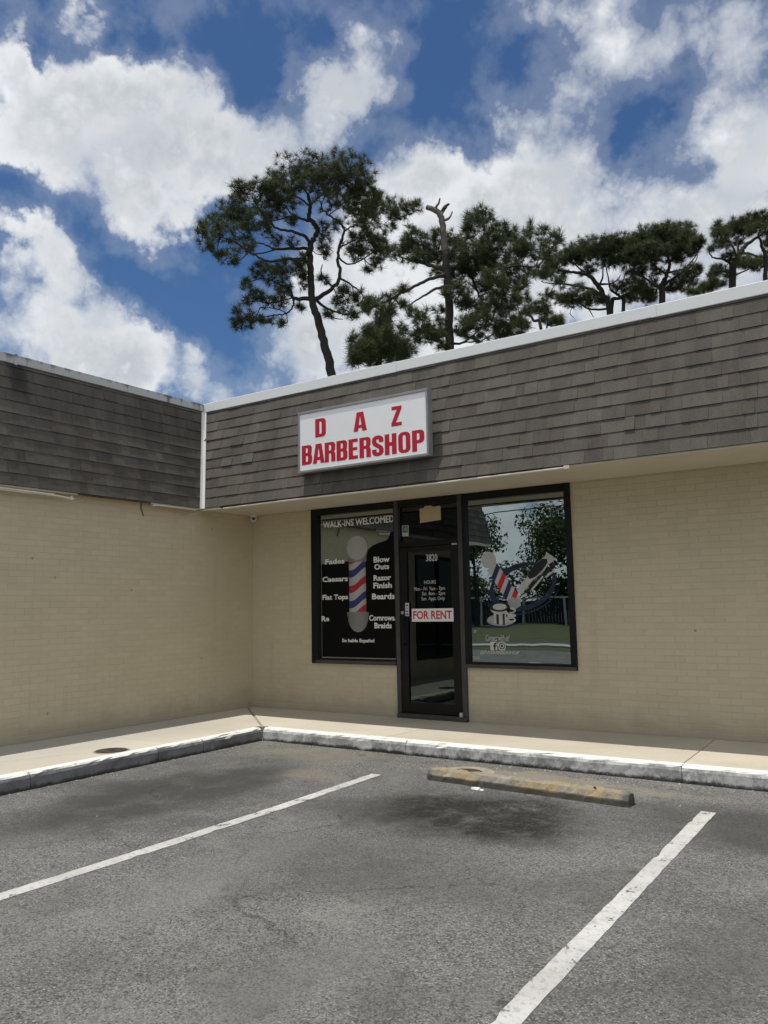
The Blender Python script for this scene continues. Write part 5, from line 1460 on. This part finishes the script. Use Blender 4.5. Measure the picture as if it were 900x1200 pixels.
def rot_to(dirs):
    z = dirs / np.linalg.norm(dirs, axis=1, keepdims=True)
    a = np.cross(z, np.array([.3, .9, .1])); a /= np.linalg.norm(a, axis=1, keepdims=True)
    b = np.cross(z, a)
    return np.stack([a, b, z], 2)


def tri_mesh(name, V, F, mats, mi=None):
    me = bpy.data.meshes.new(name)
    n_, k = F.shape
    me.vertices.add(len(V)); me.vertices.foreach_set('co', V.astype(np.float32).ravel())
    me.loops.add(n_ * k); me.loops.foreach_set('vertex_index', F.astype(np.int32).ravel())
    me.polygons.add(n_); me.polygons.foreach_set('loop_start', np.arange(0, n_ * k, k, dtype=np.int32))
    for m in mats: me.materials.append(m)
    if mi is not None: me.polygons.foreach_set('material_index', mi.astype(np.int32))
    me.update(calc_edges=True)
    return me


RH, FH_ = np.array([.8287, .5597, 0]), np.array([-.5597, .8287, 0])


def pine(key, label, dead_top=False, group=None, needle=.36):
    T = PINES[key]
    rs = np.random.RandomState(T['seed'] * 31 + 5)
    at = np.array([*T['at'], 0.0])
    root = empty('pine_tree', tuple(at), label, 'pine tree', group)
    W3 = lambda p: Vector(at + RH * p[0] + FH_ * p[1] + np.array([0, 0, p[2]]))
    tk = MB()
    sk, skr = [], []
    for i, lm in enumerate(T['limbs']):
        lm = [list(p) for p in lm]
        if lm[0][2] < 1.6: lm[0][2] = -.2
        P = catmull([W3(p) for p in lm], 6)
        L_ = sum((P[j + 1] - P[j]).length for j in range(len(P) - 1))
        P = [p + Vector(rs.normal(size=3) * min(.018, .005 * L_)) if 0 < j < len(P) - 1 else p for j, p in enumerate(P)]
        if i == 0 or lm[0][2] < 0:
            r0, r1 = T['r0'] * (1 if i == 0 else .8), (.055 if not (dead_top and i == 0) else .10)
        else:
            near = min(range(len(sk)), key=lambda q: (sk[q] - P[0]).length_squared) if sk else 0
            r0 = min(skr[near] * .68, .028 + .024 * L_); r1 = .018
            if dead_top and i in (1, 2, 3): r0, r1 = .075, .03
        rad = [r0 + (r1 - r0) * (j / (len(P) - 1)) ** .8 for j in range(len(P))]
        if i == 0: rad = [q * (1 + .35 * max(0, 1 - P[j].z / 1.5)) for j, q in enumerate(rad)]
        dead = dead_top and i in (1, 2, 3)
        if dead_top and i == 0:
            cut = next(j for j, p in enumerate(P) if p.z > PINES[key]['limbs'][0][5][2] - .8)
            tk.tube(P[:cut + 1], rad[:cut + 1], 9, 0); tk.tube(P[cut:], rad[cut:], 9, 1)
        else:
            tk.tube(P, rad, 9 if i < 2 else 6, 1 if dead else 0)
        if not dead:
            e_ = len(P) if not (dead_top and i == 0) else cut
            sk += P[:e_]; skr += rad[:e_]
    ska = np.array([tuple(p) for p in sk])
    tw = MB()
    tc, td = [], []
    for (u, v, h, ra, rb) in T['blobs']:
        c = np.array(W3((u, v, h)))
        ra, rb = ra * 1.08 + .04, rb * 1.08 + .06
        n_ = max(7, int(T['den'] * (880 if key in ('one', 'two') else 1050) * ra * rb + 3))
        rd = max(ra, rb) * .9
        q = rs.normal(size=(n_, 3)); q /= np.linalg.norm(q, axis=1, keepdims=True)
        q *= rs.uniform(.15, 1.12, (n_, 1)) ** .6
        P = c + RH * (q[:, :1] * ra) + FH_ * (q[:, 1:2] * rd) + np.array([0, 0, 1]) * (q[:, 2:] * rb)
        near = ska[np.argmin(((ska - c) ** 2).sum(1))]
        hub = c - np.array([0, 0, rb * .55])
        L_ = np.linalg.norm(hub - near)
        mid = (hub + near) / 2 + np.array([0, 0, -.05 * L_]) + rs.normal(size=3) * .06 * L_
        bp = catmull([near, mid, hub], 4)
        tk.tube(bp, [.016 + .011 * min(2, L_) * (1 - j / (len(bp) - 1)) for j in range(len(bp))], 5, 0)
        kids = [hub]
        for j in range(n_):
            near2 = min(kids, key=lambda s: ((s - P[j]) ** 2).sum())
            m2 = (near2 + P[j]) / 2 + np.array([0, 0, -.08 * np.linalg.norm(P[j] - near2)]) + rs.normal(size=3) * .03
            tw.tube([near2, m2, P[j]], [.013, .010, .008], 3, 0, cap=False)
            if j % 4 == 0: kids.append(m2)
            d_ = (P[j] - m2); d_ = d_ / (np.linalg.norm(d_) + 1e-6) * .7 + np.array([0, 0, .75]) + rs.normal(size=3) * .25
            tc.append(P[j]); td.append(d_)
    tk.build('trunk', [M['bark'], M['deadwood']], root, smooth=True)
    tc, td = np.array(tc), np.array(td)
    k = 52
    var = [needle_tuft(rs, k, needle, .0085) for _ in range(8)]
    R3 = rot_to(td)
    sel = rs.randint(0, 8, len(tc)); scl = rs.uniform(.6, 1.15, len(tc))
    V = np.concatenate([np.einsum('ij,knj->kni', R3[i], var[sel[i]]) * scl[i] + tc[i] for i in range(len(tc))])
    F = np.arange(len(V) * 3).reshape(-1, 3)
    link('crown', tri_mesh('crown', V.reshape(-1, 3), F, [M['needle']]), root)
    tw.build('twigs', M['bark'], root, kind='stuff')
    return root


G_P = None
pine('one', 'tallest pine with a leaning bare trunk and wide flat crown, left of the rest', group=G_P)
pine('two', 'dense dark pine whose trunk ends in a bare broken dead top above the roof', dead_top=True)
pine('young', 'short bushy young pine at the roof edge below the leaning tall pine')
pine('three', 'umbrella-shaped pine with several stems, touching the round crown to its right')
pine('four', 'round-crowned pine with fanning limbs between the umbrella pine and the cut-off one')
pine('five', 'flat-topped pine cut off by the right edge of the picture')
pine('low_a', 'small thin low pine between the dead-topped pine and the umbrella pine')
pine('low_b', 'lowest pine tuft barely showing over the white roof edge near the right')

# bird on the snag
L0 = PINES['two']['limbs'][3][-1]
at2 = np.array([*PINES['two']['at'], 0.0])
bp_ = Vector(at2 + RH * (L0[0] - .02) + FH_ * L0[1] + np.array([0, 0, L0[2] + .02]))
bd = empty('bird', tuple(bp_), 'dark bird perched on the dead broken top of the tall pine', 'bird')
ax_ = (Vector(RH) * .62 + Vector((0, 0, .78))).normalized()
b0 = bp_ - ax_ * .10 - Vector(RH) * .06
body = MB().tube([b0, b0 + ax_ * .10, b0 + ax_ * .20, b0 + ax_ * .30, b0 + ax_ * .36, b0 + ax_ * .39 + Vector(RH) * .02, b0 + ax_ * .44 + Vector(RH) * .04, b0 + ax_ * .47 + Vector(RH) * .06], [.028, .05, .085, .085, .060, .055, .052, .02], 12)
body.tube([b0 + ax_ * .43 + Vector(RH) * .07, b0 + ax_ * .425 + Vector(RH) * .12], [.016, .004], 6)
body.build('body', M['feather_red'], bd, smooth=True)
MB().tube([b0 - ax_ * .20 - Vector(RH) * .01, b0 - ax_ * .05, b0 + ax_ * .12], [.035, .04, .035], 6).build('tail', M['feather'], bd, smooth=True)
for s_ in (1, -1):
    o_ = Vector(FH_) * (.06 * s_) - Vector(RH) * .02
    MB().tube([b0 + ax_ * .30 + o_ * .7, b0 + ax_ * .15 + o_ * 1.15, b0 - ax_ * .08 + o_ * .6], [.03, .05, .012], 8).build('wing', M['feather'], bd, smooth=True)


# ------------------------------------------------------------------ the far side of the lot (seen mirrored in the shop windows)
def leafy(name, x, y, h, blobs, seed, label, leaf=.30, dens=150, group=None):
    rs = np.random.RandomState(seed)
    root = empty(name, (x, y, 0), label, 'shrub' if 'shrub' in name else 'tree', group)
    at = Vector((x, y, 0))
    tk = MB()
    main = catmull([at + Vector(p) for p in ((0, 0, -.2), (.1, .05, h * .2), (-.1, .1, h * .45), (.05, 0, h * .75))], 5)
    tk.tube(main, [.22 * (1 - .75 * j / (len(main) - 1)) for j in range(len(main))], 8)
    Vs = []
    for (bx_, by_, bz_, r_, rz_) in blobs:
        c = at + Vector((bx_, by_, bz_))
        s_ = main[min(len(main) - 1, int(len(main) * min(.95, .35 + .5 * bz_ / h)))]
        tk.tube(catmull([s_, (s_ + c) / 2 + Vector((0, 0, .2)), c], 4), [.07, .06, .05, .045, .04, .03, .025, .02, .015], 5)
        n_ = int(dens * r_ * rz_ * 1.6)
        q = rs.normal(size=(n_, 3)); q /= np.linalg.norm(q, axis=1, keepdims=True); q *= rs.uniform(.1, 1.08, (n_, 1)) ** .4
        P = np.array(c) + q * np.array([r_, r_, rz_])
        d = q + rs.normal(size=(n_, 3)) * .7 + np.array([0, 0, .4])
        R3 = rot_to(d)
        sz = leaf * rs.uniform(.6, 1.3, (n_, 1))
        quad = np.array([[-.5, 0, 0], [0, -.32, .06], [.55, 0, 0], [0, .32, .06]])
        Vs.append(np.einsum('nij,kj->nki', R3, quad) * sz[:, :, None] + P[:, None, :])
    tk.build('trunk', M['bark'], root, smooth=True)
    V = np.concatenate(Vs); F = np.arange(len(V) * 4).reshape(-1, 4)
    link('crown', tri_mesh('crown', V.reshape(-1, 3), F, [M['leaf']]), root)


MB().box(-200, 200, -23.0, -19.6, -.2, 0.002).build('road', M['road'], kind='structure')
MB().box(-200, 200, -19.6, -18.2, -.2, 0.06).build('roadside_pavement', M['concrete'], kind='structure')
MB().box(-200, 200, -18.2, -16.5, -.2, 0.004).build('grass_verge', M['grass'], kind='structure')
MB().box(-200, 200, -60, -23.0, -.2, 0.004).build('lawn', M['grass'], kind='structure')
lf = empty('fence', (-34, -50.5, 0), 'long dark board fence with white posts and top rail across the road', 'fence')
fb = MB()
for i in range(300):
    x = -62 + i * .26
    fb.box(x, x + .235, -50.5, -50.47, .05, 1.85 + .02 * (i % 3))
fb.build('boards', M['fence'], lf, kind='stuff')
for i in range(22):
    x = -62 + i * 3.6
    MB().box(x, x + .14, -50.46, -50.32, 0, 2.05).build('post', M['fence_white'], lf)
MB().box(-62, 16, -50.46, -50.36, 2.051, 2.19).build('rail', M['fence_white'], lf)


def crown_set(rs, h, n_, spread, r_):
    return [(rs.uniform(-spread, spread), rs.uniform(-spread, spread), h * rs.uniform(.22, .95), r_ * rs.uniform(.7, 1.2), r_ * rs.uniform(.5, .9)) for _ in range(n_)]


rr = random.Random(11)
hb_ = random.Random(4)
for i in range(9):
    leafy('hedge_shrub', -58 + i * 7.4 + hb_.uniform(-1, 1), -52.2 + hb_.uniform(-.4, .4), 3.4, [(hb_.uniform(-3.6, 3.6), hb_.uniform(-.6, .6), hb_.uniform(1.2, 3.1), 1.3, 1.1) for _ in range(11)], 50 + i, 'tall dark green hedge shrub growing close behind the dark board fence', group='hedge shrubs behind the fence', dens=70)
leafy('broadleaf_tree', -20.5, -46, 11.5, crown_set(rr, 11.5, 13, 2.4, 1.5), 1, 'tall loose broadleaf tree reflected in the right shop window', dens=90)
leafy('broadleaf_tree', -15.5, -53, 9.5, crown_set(rr, 9.5, 18, 3.6, 2.1), 2, 'wide dense broadleaf tree reflected at the right of the shop window', dens=120)
leafy('broadleaf_tree', -9.0, -54, 9.0, crown_set(rr, 9.0, 18, 3.6, 2.2), 3, 'round broadleaf tree reflected at the right window edge', dens=120)
leafy('broadleaf_tree', -26.0, -50.0 - 2, 8.0, crown_set(rr, 7.5, 12, 3.0, 1.6), 4, 'lower broadleaf tree reflected near the roof corner in the right window', dens=110)
leafy('broadleaf_tree', -36.0, -55, 9.0, crown_set(rr, 9.0, 14, 3.6, 2.1), 6, 'broadleaf tree across the road, beyond the left end of the reflected lawn', dens=100)
leafy('broadleaf_tree', -46.0, -54, 8.0, crown_set(rr, 8.0, 14, 3.6, 2.1), 7, 'farthest broadleaf tree along the dark fence across the road', dens=100)
leafy('broadleaf_tree', 2.0, -55, 9.0, crown_set(rr, 9.0, 14, 3.8, 2.1), 8, 'broadleaf tree behind the near end of the dark fence', dens=100)

for i, (z, lab) in enumerate(((8.0, 'topmost black overhead wire along the road'), (7.3, 'middle black overhead wire along the road'), (6.3, 'lowest black overhead wire along the road'))):
    pts = [(-42 + 84 * t / 24, -26 - .25 * i, z - 1.1 * (1 - (2 * ((t / 12) % 1.0) - 1) ** 2) * .5) for t in range(25)]
    tag(MB().tube(pts, .028, 5).build('overhead_wire', M['cable']), lab, 'wire', 'overhead wires along the road')
for x, lab in ((-42, 'wooden utility pole far along the road beyond the left wing'), (42, 'wooden utility pole far along the road beyond the right wing'), (0, 'wooden utility pole at the roadside straight across from the shop')):
    up = empty('utility_pole', (x, -26.2, 0), lab, 'utility pole', 'utility poles along the road')
    MB().tube([(x, -26.2, -.2), (x, -26.2, 9.0)], [.16, .11], 10).build('pole', M['bark'], up, smooth=True)
    MB().box(x - .06, x + .06, -27.3, -25.2, 8.2, 8.32).build('crossarm', M['bark'], up)
